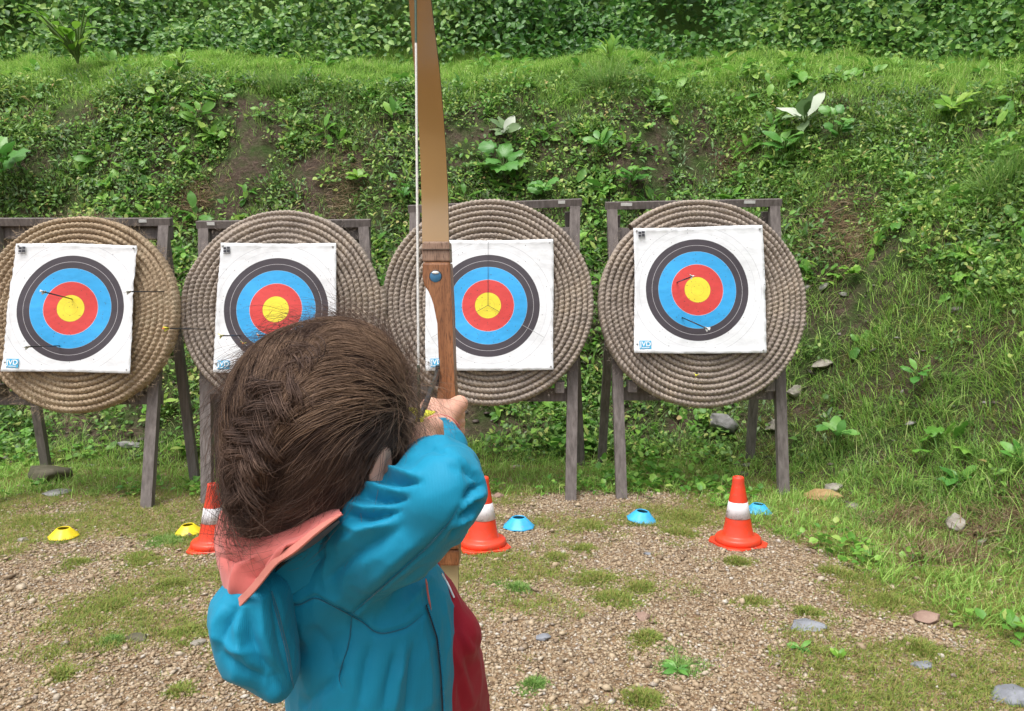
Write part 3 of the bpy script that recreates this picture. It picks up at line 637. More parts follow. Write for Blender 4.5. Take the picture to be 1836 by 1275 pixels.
def face(seed, label, corners, ctr, logo=True):
    o0 = on_boss(seed, *ctr); root = empty('paper_target', o0); root.rotation_euler = (-TILT, 0, 0); tag(root, label, 'paper target', 'printed paper targets')
    def loc(px, py, off=.076):
        q = on_boss(seed, px, py, off) - o0; return np.array([q[0], 0, q @ TAX])
    tl, tr, br, bl = [loc(*c) for c in corners]; n = 40; V = []; UV = []
    g = np.random.default_rng(seed); ph = g.random(4) * 6
    for i in range(n + 1):
        for j in range(n + 1):
            u, w = j / n, i / n; q = (tl * (1 - u) + tr * u) * (1 - w) + (bl * (1 - u) + br * u) * w
            e = max(abs(u - .5), abs(w - .5)) * 2
            q = q + np.array([math.sin(w * 5 + ph[0]) * .004 * e, 0, math.sin(u * 5 + ph[1]) * .003 * e])
            yy = -.004 + .004 * math.sin(u * 7 + w * 4 + ph[2]) + .003 * math.sin(w * 11 - u * 5 + ph[3]) - .012 * max(0, e - .93) / .07 * g.random()
            V.append((q[0], yy, q[2])); UV.append((q[0], q[2]))
    i = np.arange((n + 1) ** 2).reshape(n + 1, n + 1); Fc = np.stack([i[:-1, :-1], i[1:, :-1], i[1:, 1:], i[:-1, 1:]], -1).reshape(-1, 4)
    sh = npmesh('paper_sheet', V, Fc, M_face, root, uv=UV); so = sh.modifiers.new('thick', 'SOLIDIFY'); so.thickness = .0015; so.offset = -1
    def at(u, w): q = (tl * (1 - u) + tr * u) * (1 - w) + (bl * (1 - u) + br * u) * w; return Vector((q[0], -.013, q[2]))
    xa = Vector(tr - tl).normalized(); xb = Vector(br - bl).normalized(); ang = math.atan2(xb.z, xb.x)
    def flat(name, rects, mat, c, a, par):
        bm = bmesh.new()
        for (x0, y0, x1, y1) in rects:
            vs = [bm.verts.new((x, yy, z)) for yy in (0, .0012) for x, z in ((x0, y0), (x1, y0), (x1, y1), (x0, y1))]
            for f in ((0, 1, 2, 3), (7, 6, 5, 4), (0, 4, 5, 1), (1, 5, 6, 2), (2, 6, 7, 3), (3, 7, 4, 0)): bm.faces.new([vs[k] for k in f])
        o = bmobj(name, bm, mat, par); o.location = c; o.rotation_euler = (0, -a, 0); return o
    if logo:
        lg = flat('sticker', [(-.036, -.026, .036, .026)], M_lblue, at(.083, .937), ang, root)
        me = text_bm('JVD', .042); me.materials.append(M_wprint); lo = bpy.data.objects.new('lettering', me); col.objects.link(lo); lo.parent = lg; lo.location = (0, -.0015, .004); lo.rotation_euler = (R(90), 0, 0)
        flat('underline', [(-.024, -.020, .024, -.016)], M_wprint, Vector((0, -.0016, 0)), 0, lg)
    if seed != 3:
        flat('emblem', [(-.020, .003, -.002, .017), (.001, .006, .020, .020), (-.020, -.016, -.002, -.001), (.001, -.015, .020, .003), (-.022, -.024, .022, -.0215)], M_ink, at(.06, .052), math.atan2(xa.z, xa.x), root)
    for u, w in ((.022, .02), (.975, .025), (.975, .975), (.02, .93)):
        v, f = lathe([(.001, 0), (.005, .001), (.006, .004), (.006, .010)], 10); o = npmesh('pin', v[:, [0, 2, 1]], f, M_pin, root); o.location = at(u, w) + Vector((0, -.002, 0))
    if seed == 3:      # printed centre lines of this sheet
        for ang_, ln_ in ((90, .40), (210, .082), (330, .082), (210, -.40), (330, -.40)):
            a0 = .0 if ln_ > 0 else .24; flat('printed_line', [(a0, -.0012, abs(ln_), .0012)], M_ink if ln_ > 0 else M_pin, Vector((0, -.014, 0)), math.radians(ang_), root)
    return root
face(1, 'white paper target with an arrow leaning across its red ring, on the golden straw target', [(30, 437), (246, 440), (234, 669), (4, 666)], (127, 553))
face(2, 'white paper target half hidden by the child\'s head, on the second straw target', [(396, 437), (602, 437), (606, 672), (383, 669)], (495, 555))
face(3, 'white paper target just right of the bow riser, its left part hidden by the bow', [(762, 432), (991, 430), (993, 663), (764, 666)], (875, 548))
face(4, 'white paper target with a torn lower left corner, on the rightmost straw target', [(1136, 410), (1367, 405), (1374, 634), (1137, 633)], (1250, 520))
# arrows stuck in the targets
M_carbon = vmat('black_carbon', (.012, .012, .014), (.03, .03, .035), 60, .35, .05); M_nw = vmat('white_plastic', (.75, .75, .72), (.82, .82, .8), 60, .4, .05); M_ny = vmat('yellow_vane', (.75, .72, .03), (.85, .8, .08), 60, .4, .05); M_nr = vmat('orange_nock', (.8, .2, .06), (.85, .3, .08), 60, .4, .05)
def arrow(label, tip, nock, nm, fm, name='arrow', r=.0038, vl=.05, vh=.014, group='arrows stuck in the targets', vr=.3):
    tip = Vector(tip); nock = Vector(nock); ax = tip - nock; L = ax.length
    root = empty(name, nock); root.rotation_mode = 'QUATERNION'; root.rotation_quaternion = ax.to_track_quat('Y', 'Z'); tag(root, label, 'arrow', group)
    def cyl(nm_, y0, y1, rad, mat):
        v, f = lathe([(.0001, y0), (rad, y0), (rad, y1), (.0001, y1)], 10); v = v[:, [0, 2, 1]]; return npmesh(nm_, v, f, mat, root, smooth=False)
    cyl('shaft', .014, L, r, M_carbon); cyl('nock', 0, .014, r * 1.25, nm)
    for k in range(3):
        a = k * 2.094 + vr; bm = bmesh.new(); c_, s_ = math.cos(a), math.sin(a); side = Vector((-s_, 0, c_)) * .0006
        prof = [(.018, r), (.022, r + vh * .8), (.03, r + vh), (.018 + vl, r)]
        vs = [[bm.verts.new(Vector((c_ * h, y, s_ * h)) + side * q) for y, h in prof] for q in (-1, 1)]
        bm.faces.new(vs[0]); bm.faces.new(vs[1][::-1])
        for i in range(4): bm.faces.new([vs[0][i], vs[0][(i + 1) % 4], vs[1][(i + 1) % 4], vs[1][i]])
        bmobj('vane', bm, fm, root)
    return root
def stuck(seed, nock, entry, nm, fm, label, out=.5):
    e = on_boss(seed, *entry, off=.05); n_ = P(nock[0], nock[1], (e - C0) @ AF - out); dirv = (e - n_) / np.linalg.norm(e - n_); arrow(label, e + dirv * .08, n_, nm, fm)
stuck(1, (73, 522), (132, 537), M_nw, M_nw, 'black arrow with white nock crossing the red ring of the leftmost target')
stuck(1, (225, 523), (290, 523), M_nw, M_nw, 'dark arrow stuck in the straw beside the right paper edge of the leftmost target')
stuck(1, (43, 622), (110, 620), M_nw, M_nw, 'dark arrow low on the left of the leftmost target, in its black ring')
stuck(2, (292, 589), (368, 590), M_nr, M_ny, 'arrow with orange and yellow nock crossing the gap between the left two targets')
stuck(2, (393, 602), (432, 602), M_nw, M_ny, 'black arrow at the left white margin of the second target')
stuck(2, (462, 601), (492, 602), M_nr, M_nw, 'black arrow in the blue ring of the second target')
stuck(2, (436, 616), (438, 612), M_nr, M_ny, 'arrow seen end on with orange nock in the black ring of the second target')
stuck(4, (1243, 495), (1212, 507), M_nw, M_nw, 'arrow with pale nock in the red ring of the rightmost target')
stuck(4, (1272, 591), (1220, 568), M_nw, M_nw, 'black arrow with large white nock across the blue ring of the rightmost target')
stuck(4, (1248, 673), (1250, 668), M_ny, M_ny, 'arrow seen end on with yellow nock in the straw below the rightmost paper')

# wooden stands (front frame leans back, rear legs hinge at the top)
def stand(label, fl, fr_, top_l, top_r, rear_l, rear_r, dtop, tapes):
    A = G(*fl); B = G(*fr_); TL = P(top_l[0], top_l[1], dtop); TR = P(top_r[0], top_r[1], dtop)
    base = (A + B) / 2; root = empty('target_stand', (base[0], base[1], 0)); tag(root, label, 'wooden stand', 'wooden target stands')
    o = np.array([base[0], base[1], 0]); sub = lambda p: np.array(p) - o
    w, t = .068, .045; wx = np.array([w / 2, 0, 0]); legs = []
    for a, b, sg in ((A, TL, 1), (B, TR, -1)):
        a2 = a + wx * sg; b2 = b + wx * sg; a2[2] = terrain(a2[0], a2[1]) - .04; legs.append((a2, b2)); bar('leg', sub(a2), sub(b2), w, t, M_wood, root, (0, 1, 0))
    for q, (px, py), sg in ((TL, rear_l, 1), (TR, rear_r, -1)):
        rr_ = hit(px, py); q2 = q + wx * sg * 2.0 + np.array([0, .052, -.03]); a2 = rr_ + np.array([0, 0, -.05]); bar('rear_leg', sub(a2), sub(q2), .06, .04, M_wood, root, (0, 1, 0))
    m_ = np.array([0, .0, .025]); bar('top_rail', sub(TL + m_ + np.array([-.01, .0, 0])), sub(TR + m_ + np.array([.01, .0, 0])), .055, .05, M_wood, root, (0, -.2, 1))
    at_ = lambda leg, z: leg[0] + (leg[1] - leg[0]) * ((z - leg[0][2]) / (leg[1][2] - leg[0][2]))
    for z, yo, nm in ((.62, .0465, 'shelf_rail'), (1.66, .048, 'upper_rail')):
        a2 = at_(legs[0], z) + np.array([-.03, yo, 0]); b2 = at_(legs[1], z) + np.array([.03, yo, 0]); bar(nm, sub(a2), sub(b2), .04, .085, M_wood, root, (0, .15, 1))
    for lg, sg in ((legs[0], 1), (legs[1], -1)):
        p_ = at_(lg, .70) + np.array([sg * .085, .0, 0]); bar('shelf_block', sub(p_ + np.array([0, -.085, -.02])), sub(p_ + np.array([0, .02, -.02])), .055, .07, M_wood, root)
    for u, wd in tapes:
        q = TL + (TR - TL) * u + np.array([0, -.0295, .028]); bar('tape_mark', sub(q + np.array([-wd / 2, 0, 0])), sub(q + np.array([wd / 2, 0, 0])), .004, .02, M_plate, root, (0, -.2, 1), .0005)
    return root
stand('weathered wooden stand under the leftmost golden straw target', (-42, 912), (273, 908), (-15, 405), (305, 405), (85, 842), (352, 868), 4.80, [(.86, .05)])
stand('weathered wooden stand behind the child, second from the left', (362, 900), (690, 898), (357, 410), (662, 407), (395, 850), (672, 845), 4.86, [(.08, .05)])
stand('weathered wooden stand behind the bow, with a white tape scrap on its top rail', (728, 897), (1033, 895), (735, 382), (1040, 370), (765, 838), (1042, 835), 4.9, [(.89, .045)])
stand('weathered wooden stand with two white tape scraps on its top rail, rightmost of the row', (1105, 892), (1415, 886), (1088, 376), (1397, 370), (1078, 832), (1344, 822), 4.93, [(.11, .075), (.82, .075)])

# ================================================================== CONES AND MARKERS
def plastic(name, c, rough=.42): 
    t = NT(name); n1 = t.noise(14, 5, .65); d = tuple(x * .72 + .02 for x in c); n2 = t.noise(42, 6, .75); base = t.mix(t.ramp(n1, [(.42, (0, 0, 0)), (.7, (1, 1, 1))]), c, d); base = t.mix(t.ramp(n2, [(.58, (0, 0, 0)), (.72, (.55, .55, .55))]), base, (.26, .18, .12)); t.pbr(base, rough, t.bump(t.noise(60, 3), .08, .002), .45); return t.m
M_cone = plastic('orange_plastic', (.76, .052, .016)); M_yel = plastic('yellow_plastic', (.80, .62, .01)); M_blu = plastic('sky_blue_plastic', (.04, .40, .72))
t = NT('scuffed_white_band'); n1 = t.noise(30, 6, .75); t.pbr(t.ramp(n1, [(.33, (.30, .25, .25)), (.45, (.68, .64, .66)), (.6, (.76, .73, .75))]), .5, None, .4); M_band = t.m
def cone(px, py, hpx, label, rz):
    g0 = G(px, py); d = (g0 - C0) @ AF; h = hpx * d / F / math.cos(.33); s = h / .37
    root = empty('traffic_cone', (g0[0], g0[1], groundz(g0[0], g0[1]))); root.rotation_euler = (R(1.2) * math.sin(px), R(1) * math.cos(px), rz); root.scale = (s, s, s); tag(root, label, 'traffic cone', 'orange traffic cones')
    rw = lambda z: .082 - (z - .045) / (.335 - .045) * (.082 - .033)
    bm = bmesh.new(); k = 8; prev = None; vs = []
    for z, r in ((0, .150), (.010, .150), (.013, .146)):
        ring = []
        for i in range(16):
            a = i * math.pi / 8 + math.pi / 16; q = max(abs(math.cos(a)), abs(math.sin(a))); rad = min(r / q * .86, r * 1.04); ring.append(bm.verts.new((math.cos(a) * rad, math.sin(a) * rad, z)))
        vs.append(ring)
    for a, b in zip(vs, vs[1:]):
        for i in range(16): bm.faces.new((a[i], a[(i + 1) % 16], b[(i + 1) % 16], b[i]))
    bm.faces.new(vs[-1]); bm.faces.new(vs[0][::-1]); bmobj('base', bm, M_cone, root)
    v, f = lathe([(.001, .0135), (.121, .0135), (.124, .02), (.121, .037), (.114, .045), (.088, .047), (rw(.052), .056), (rw(.115), .115), (rw(.15), .148)], 48); npmesh('lower_body', v, f, M_cone, root)
    v, f = lathe([(rw(.148) - .001, .1482), (rw(.148) + .0012, .149), (rw(.235) + .0012, .234), (rw(.235) - .001, .2348)], 48); npmesh('reflective_band', v, f, M_band, root)
    v, f = lathe([(rw(.235), .235), (rw(.33), .325), (.0325, .332), (.031, .36), (.029, .368), (.024, .370), (.018, .367), (.016, .30)], 48); npmesh('tip', v, f, M_cone, root)
cone(383, 976, 110, 'orange and white traffic cone half hidden by the child\'s hair, leftmost cone', .2)
cone(866, 980, 119, 'orange and white traffic cone partly behind the child\'s elbow, middle cone', .3)
cone(1323, 974, 115, 'orange and white traffic cone standing free on the gravel at the right', .35)
def disc(px, py, wpx, mat, label, tilt):
    g0 = G(px, py); d = (g0 - C0) @ AF; s = wpx * d / F / 2
    v, f = lathe([(1.0, 0), (1.0, .04), (.92, .09), (.45, .60), (.40, .62), (.36, .58), (.42, .52), (.86, .08), (.96, 0)], 40); v = v * s; a = np.arctan2(v[:, 1], v[:, 0])
    v[:, :2] *= (1 + .035 * np.sin(a * 8) * (np.hypot(v[:, 0], v[:, 1]) / s > .8))[:, None]
    o = npmesh('marker_disc', v, f, mat); o.location = (g0[0], g0[1], terrain(g0[0], g0[1]) + .006 + abs(math.sin(tilt[0])) * s * .6); o.rotation_euler = (tilt[0], tilt[1], px); return tag(o, label, 'disc marker', 'plastic disc markers on the gravel')
disc(114, 961, 49, M_yel, 'yellow plastic disc marker in the grass at far left', (R(3), 0))
disc(338, 952, 47, M_yel, 'yellow plastic disc marker just left of the leftmost cone', (R(3), R(2)))
disc(930, 947, 56, M_blu, 'blue plastic disc marker on bare gravel right of the middle cone', (0, 0))
disc(1150, 931, 52, M_blu, 'blue plastic disc marker in grass between the middle and right cones', (R(4), R(5)))
disc(1359, 920, 48, M_blu, 'blue plastic disc marker peeking out behind the right cone', (R(3), 0))
# blades growing up in front of the markers
for px, py in ((114, 972), (345, 962), (1150, 941), (1362, 930), (1130, 938)):
    g0 = G(px, py); n = 150; x = g0[0] + rng.normal(0, .05, n); y = g0[1] + rng.normal(0, .012, n)
    v, f = blades(x, y, terrain(x, y), rng.uniform(.015, .04, n), np.tile([0, 0, 1.], (n, 1)), .7, wabs=.0015); tag(npmesh('marker_grass', v, f, M_grass_dry), kind='stuff')

# ================================================================== THE BOW AND ITS ARROW
M_limb = None
t = NT('amber_fibreglass'); n1 = t.noise(300, 3, .6, t.mapping((1, 1, .12))); n2 = t.noise(4, 3, .5)
c = t.mix(t.ramp(n2, [(.3, (0, 0, 0)), (.7, (1, 1, 1))]), (.36, .205, .065), (.42, .25, .085))
t.pbr(c, .25, t.bump(n1, .08, .001), .9, **{'Coat Weight': 1.0, 'Coat Roughness': .12}); M_limb = t.m
M_limb2 = vmat('pale_fibreglass', (.42, .33, .17), (.50, .40, .22), 14, .35, .1)
M_limb_edge = vmat('dark_limb_edge', (.05, .03, .02), (.11, .065, .04), 60, .5)
def woodmat(name, a, b, sc=7):
    t = NT(name); v = t.mapping((9, 9, 1)); n1 = t.noise(sc, 6, .6, v, 1.2); n2 = t.noise(60, 4, .6, v)
    c = t.ramp(n1, [(.32, a), (.68, b)]); c = t.mix(t.ramp(n2, [(.35, (1, 1, 1)), (.5, (0, 0, 0))]), c, tuple(x * .6 for x in a)); t.pbr(c, .38, t.bump(n2, .15, .002), .45); return t.m
M_riser = woodmat('varnished_riser_wood', (.20, .075, .028), (.34, .145, .058)); M_pocket = woodmat('faded_wood_pocket', (.22, .125, .08), (.36, .235, .165), 5)
M_string = vmat('white_bowstring', (.50, .48, .46), (.62, .60, .57), 300, .7, .3); M_serv = vmat('dark_green_serving', (.02, .05, .035), (.04, .08, .05), 400, .6, .3)
M_bbl = vmat('blue_metal_cap', (.03, .14, .28), (.06, .21, .38), 50, .35, .1, spec=.5)
bow = empty('recurve_bow', P(800, 740, 1.25)); tag(bow, 'wooden recurve bow with amber limbs and white string held upright by the child', 'bow')
BO = np.array(bow.location)
def limb(name, sec, th0, th1, mat):
    sec = np.array(sec, float); m_ = len(sec); ti = np.linspace(0, m_ - 1, 220); i0 = np.minimum(ti.astype(int), m_ - 2); tf_ = ti - i0
    def sm(a):   # Catmull-Rom
        p = lambda k: np.where(i0 + k < 0, 2 * a[0] - a[1], np.where(i0 + k > m_ - 1, 2 * a[-1] - a[-2], a[np.clip(i0 + k, 0, m_ - 1)]))
        o = .5 * (2 * p(0) + (p(1) - p(-1)) * tf_ + (2 * p(-1) - 5 * p(0) + 4 * p(1) - p(2)) * tf_ ** 2 + (3 * p(0) - p(-1) - 3 * p(1) + p(2)) * tf_ ** 3)
        k = np.hanning(33); k /= k.sum(); q = np.pad(o, 16, 'reflect', reflect_type='odd'); return np.convolve(q, k, 'valid')
    L = np.array([P(a, b, d) for a, b, d in zip(sm(sec[:, 1]), sm(sec[:, 0]), sm(sec[:, 3]))]); R_ = np.array([P(a, b, d) for a, b, d in zip(sm(sec[:, 2]), sm(sec[:, 0]), sm(sec[:, 3]))])
    bm = bmesh.new(); n = len(ti); rings = []
    for i in range(n):
        tan = (L[min(i + 1, n - 1)] - L[max(i - 1, 0)]); ac = R_[i] - L[i]; nn = np.cross(tan, ac); nn /= np.linalg.norm(nn); nn *= (1 if nn[1] > 0 else -1) * (th0 + (th1 - th0) * i / n)
        rings.append([bm.verts.new(tuple(q - BO)) for q in (L[i], R_[i], R_[i] + nn, L[i] + nn)])
    for a, b in zip(rings, rings[1:]):
        for k in range(4): bm.faces.new((a[k], a[(k + 1) % 4], b[(k + 1) % 4], b[k]))
    bm.faces.new(rings[0]); bm.faces.new(rings[-1][::-1]); o = bmobj(name, bm, mat, bow, bevel=0)
    me = o.data; me.materials.append(M_limb_edge)
    for p in me.polygons:
        p.use_smooth = False
        if abs(p.normal.x) > .6: p.material_index = 1
limb('upper_limb', [(436, 757, 805, 1.252), (350, 755.5, 803, 1.247), (250, 752, 798, 1.224), (150, 745, 790, 1.18), (70, 738, 781, 1.135), (0, 733, 772.5, 1.09), (-100, 730, 764, 1.025), (-200, 732, 757, .97), (-290, 736, 750, .93)], .011, .006, M_limb)
limb('lower_limb', [(1008, 778, 822, 1.252), (1080, 778, 821, 1.25), (1200, 776, 818, 1.23), (1330, 773, 812, 1.19), (1480, 770, 803, 1.12), (1620, 768, 792, 1.05), (1760, 770, 784, 1.0)], .011, .006, M_limb2)
def slab(name, pts, d0, dep, mat, bevel=.004):
    bm = bmesh.new(); a = [bm.verts.new(tuple(P(x, y, d0) - BO)) for x, y in pts]; b = [bm.verts.new(tuple(P(x, y, d0) - BO + np.array([0, dep, 0]))) for x, y in pts]; n = len(a)
    bm.faces.new(a); bm.faces.new(b[::-1])
    for i in range(n): bm.faces.new((a[i], a[(i + 1) % n], b[(i + 1) % n], b[i]))
    return bmobj(name, bm, mat, bow, bevel=bevel, seg=2)
ris = slab('riser', [(757, 470), (757.5, 497), (760, 512), (768, 522), (777, 530), (782, 545), (784, 580), (786.5, 640), (789, 655), (789, 672), (786, 690), (784, 705), (784, 730), (787, 800), (788, 880), (785, 960), (781, 986), (823, 986), (824, 960), (822, 880), (820, 800), (818, 730), (815, 690), (813, 640), (811, 560), (808, 500), (807, 470)], 1.235, .06, M_riser, .0045)
slab('limb_pocket', [(757.5, 433), (756.5, 447), (757, 469.4), (807, 469.4), (806, 447), (805.5, 433)], 1.239, .05, M_pocket, .003)
slab('pocket_ridge', [(757, 446), (757, 448.5), (806.5, 448.5), (806, 446)], 1.2365, .04, M_limb_edge, .0005)
slab('lower_pocket', [(781, 986.6), (779, 1015), (823, 1015), (823.5, 986.6)], 1.239, .05, M_riser, .003)
for nm, rad, mat, off in (('bolt_hole', 12.2, M_limb_edge, .0006), ('bolt_cap', 10.2, M_bbl, .0016)):
    v, f = lathe([(.0001, 0), (rad * 1.235 / F * .93, 0), (rad * 1.235 / F, .0008), (rad * 1.235 / F, .004)], 28); o = npmesh(nm, v[:, [0, 2, 1]], f, mat, bow, smooth=False); o.location = tuple(P(781, 496, 1.235) - BO - np.array([0, off, 0]))
v, f = lathe([(.0001, 0), (.006, 0), (.006, .002)], 16); o = npmesh('bolt_glint', v[:, [0, 2, 1]] * np.array([1, 1, .4]), f, M_nw, bow); o.location = tuple(P(781, 489, 1.235) - BO - np.array([0, .003, 0]))  # white disc painted as the highlight at the top of the bolt cap
NOCK = P(751, 757, .76); TOPT = P(743, -288, .932); LOWT = P(775, 1755, 1.0)
def cord(name, a, b, r, mat): v, f = tubes(np.linspace(a, b, 8)[None] - BO, np.array([r]), 8, False); return npmesh(name, v, f, mat, bow)
def at_py(a, b, py):
    ts = np.linspace(0, 1, 4000); q = a + ts[:, None] * (b - a); return q[np.argmin(np.abs(proj(q)[1] - py))]
s1 = at_py(TOPT, NOCK, 78); s2 = at_py(TOPT, NOCK, 655)
cord('string_serving', TOPT, s1, .0015, M_serv); cord('bowstring', s1, s2, .0014, M_string); cord('string_serving', s2, NOCK, .0015, M_serv); cord('bowstring', NOCK, LOWT, .0017, M_string)
bar('arrow_rest', P(788, 668, 1.245) - BO, P(779, 668, 1.245) - BO, .02, .004, M_carbon, bow, bevel=.001); bar('sight_window_plate', P(785, 655, 1.24) - BO, P(783, 692, 1.24) - BO, .006, .02, M_carbon, bow, (0, 1, 0), .001)
ar = arrow('dark arrow with yellow vanes nocked on the bowstring beside the child\'s face', P(786, 664, 1.245) + (P(786, 664, 1.245) - NOCK) * .25, NOCK, M_ny, M_ny, 'nocked_arrow', .0036, .05, .013, None, .35)
# ================================================================== THE CHILD (fields of smoothly joined shapes, meshed as one surface each)
class SDF:
    def __init__(s, lo, hi, h):
        s.lo = np.array(lo, float); s.h = h; s.n = np.ceil((np.array(hi) - s.lo) / h).astype(int) + 1; s.f = np.full(s.n, .2, np.float32)
    def box(s, lo, hi):
        a = np.clip(np.floor((lo - s.lo) / s.h).astype(int), 0, s.n - 1); b = np.clip(np.ceil((hi - s.lo) / s.h).astype(int) + 1, 1, s.n)
        sl = tuple(slice(i, j) for i, j in zip(a, b)); g = np.meshgrid(*[s.lo[i] + s.h * np.arange(a[i], b[i]) for i in range(3)], indexing='ij'); return sl, g
    def put(s, sl, d, k, op='add'):
        f = s.f[sl]; d = d.astype(np.float32)
        if op == 'add':
            if k <= 0: s.f[sl] = np.minimum(f, d)
            else: h = np.maximum(k - np.abs(f - d), 0) / k; s.f[sl] = np.minimum(f, d) - h * h * k * .25
        else:
            d = -d; h = np.maximum(k - np.abs(f - d), 0) / max(k, 1e-6); s.f[sl] = np.maximum(f, d) + h * h * k * .25
    def cap(s, a, b, ra, rb, k=.01, op='add', sq=None):
        a = np.array(a, float); b = np.array(b, float); r = max(ra, rb) + .03 + k
        sl, (X, Y, Z) = s.box(np.minimum(a, b) - r, np.maximum(a, b) + r); ab = b - a; L = ab @ ab + 1e-12
        t = np.clip(((X - a[0]) * ab[0] + (Y - a[1]) * ab[1] + (Z - a[2]) * ab[2]) / L, 0, 1)
        d = np.sqrt((X - a[0] - t * ab[0]) ** 2 + (Y - a[1] - t * ab[1]) ** 2 + (Z - a[2] - t * ab[2]) ** 2) - (ra + (rb - ra) * t); s.put(sl, d, k, op)
    def chain(s, pts, rs, k=.01, op='add'):
        for i in range(len(pts) - 1): s.cap(pts[i], pts[i + 1], rs[i], rs[i + 1], k, op)
    def ell(s, c, r, rot=None, k=.01, op='add'):
        c = np.array(c, float); r = np.array(r, float); m_ = r.max() + .03 + k; sl, (X, Y, Z) = s.box(c - m_, c + m_)
        q = np.stack([X - c[0], Y - c[1], Z - c[2]], -1)
        if rot is not None: q = q @ rot     # columns of rot = local axes
        k0 = np.sqrt(((q / r) ** 2).sum(-1)); k1 = np.sqrt(((q / (r * r)) ** 2).sum(-1)) + 1e-9; s.put(sl, k0 * (k0 - 1) / k1, k, op)
    def plane(s, p, n, k=.004):      # keep the side the normal points away from
        sl, (X, Y, Z) = s.box(s.lo, s.lo + s.h * s.n); d = (X - p[0]) * n[0] + (Y - p[1]) * n[1] + (Z - p[2]) * n[2]; s.put(sl, -d, k, 'sub')
    def sample(s, p):
        q = (p - s.lo) / s.h; q = np.clip(q, 0, s.n - 1.001); i = q.astype(int); f = q - i; r = 0
        for a in (0, 1):
            for b in (0, 1):
                for c in (0, 1):
                    r = r + s.f[i[..., 0] + a, i[..., 1] + b, i[..., 2] + c] * np.where(a, f[..., 0], 1 - f[..., 0]) * np.where(b, f[..., 1], 1 - f[..., 1]) * np.where(c, f[..., 2], 1 - f[..., 2])
        return r
    def grad(s, p):
        e = s.h; g = np.stack([s.sample(p + e * np.eye(3)[i]) - s.sample(p - e * np.eye(3)[i]) for i in range(3)], -1); return g / (np.linalg.norm(g, axis=-1, keepdims=True) + 1e-9)
    def mesh(s, smooth=2):
        f = s.f; ins = f < 0; n = s.n
        cnt = np.zeros(n - 1, np.int8)
        for a in (0, 1):
            for b in (0, 1):
                for c in (0, 1): cnt += ins[a:n[0] - 1 + a, b:n[1] - 1 + b, c:n[2] - 1 + c]
        I = np.argwhere((cnt > 0) & (cnt < 8)); idx = np.full(n - 1, -1, np.int32); idx[I[:, 0], I[:, 1], I[:, 2]] = np.arange(len(I))
        acc = np.zeros((len(I), 3)); w = np.zeros(len(I)); cs = [(a, b, c) for a in (0, 1) for b in (0, 1) for c in (0, 1)]
        for p in cs:
            for ax in range(3):
                if p[ax]: continue
                q = list(p); q[ax] = 1; fa = f[I[:, 0] + p[0], I[:, 1] + p[1], I[:, 2] + p[2]]; fb = f[I[:, 0] + q[0], I[:, 1] + q[1], I[:, 2] + q[2]]
                m_ = (fa < 0) != (fb < 0); t = np.where(m_, fa / (fa - fb + 1e-20), 0); pt = np.array(p, float)[None].repeat(len(I), 0); pt[:, ax] += t; acc += pt * m_[:, None]; w += m_
        V = s.lo + s.h * (I + acc / w[:, None]); Q = []
        for ax in range(3):
            o1, o2 = [(1, 2), (2, 0), (0, 1)][ax]; sl0 = [slice(1, -1)] * 3; sl0[ax] = slice(0, -1); sl1 = list(sl0); sl1[ax] = slice(1, None)
            A, B = ins[tuple(sl0)], ins[tuple(sl1)]; E = np.argwhere(A != B); flip = A[E[:, 0], E[:, 1], E[:, 2]]; off = np.ones(3, int); off[ax] = 0; E = E + off
            e1 = np.eye(3, dtype=int)[o1]; e2 = np.eye(3, dtype=int)[o2]; c = [E, E - e1, E - e1 - e2, E - e2]; q = np.stack([idx[x[:, 0], x[:, 1], x[:, 2]] for x in c], -1); q[~flip] = q[~flip][:, ::-1]; Q.append(q)
        Q = np.concatenate(Q); Q = Q[(Q >= 0).all(1)]
        ed = np.concatenate([Q[:, [0, 1]], Q[:, [1, 2]], Q[:, [2, 3]], Q[:, [3, 0]]])
        for _ in range(smooth):
            a = np.zeros_like(V); c = np.zeros(len(V))
            for k in range(3): a[:, k] = np.bincount(ed[:, 0], V[ed[:, 1], k], len(V)) + np.bincount(ed[:, 1], V[ed[:, 0], k], len(V))
            c = np.bincount(ed[:, 0], minlength=len(V)) + np.bincount(ed[:, 1], minlength=len(V)); V = V * .4 + .6 * a / np.maximum(c, 1)[:, None]
        return V, Q
def vnormals(V, Q):
    fn = np.cross(V[Q[:, 2]] - V[Q[:, 0]], V[Q[:, 3]] - V[Q[:, 1]]); N = np.zeros_like(V)
    for j in range(4):
        for k in range(3): N[:, k] += np.bincount(Q[:, j], fn[:, k], len(V))
    return N / (np.linalg.norm(N, axis=1, keepdims=True) + 1e-12)
def polydist(px, py, pts):
    d = np.full(px.shape, 1e9); pts = np.array(pts, float); tt = np.zeros(px.shape)
    for i, (a, b) in enumerate(zip(pts[:-1], pts[1:])):
        u = b - a; t = np.clip(((px - a[0]) * u[0] + (py - a[1]) * u[1]) / (u @ u + 1e-9), 0, 1); dd = np.hypot(px - a[0] - t * u[0], py - a[1] - t * u[1]); m_ = dd < d; d = np.where(m_, dd, d); tt = np.where(m_, (i + t) / (len(pts) - 1), tt)
    return d, tt
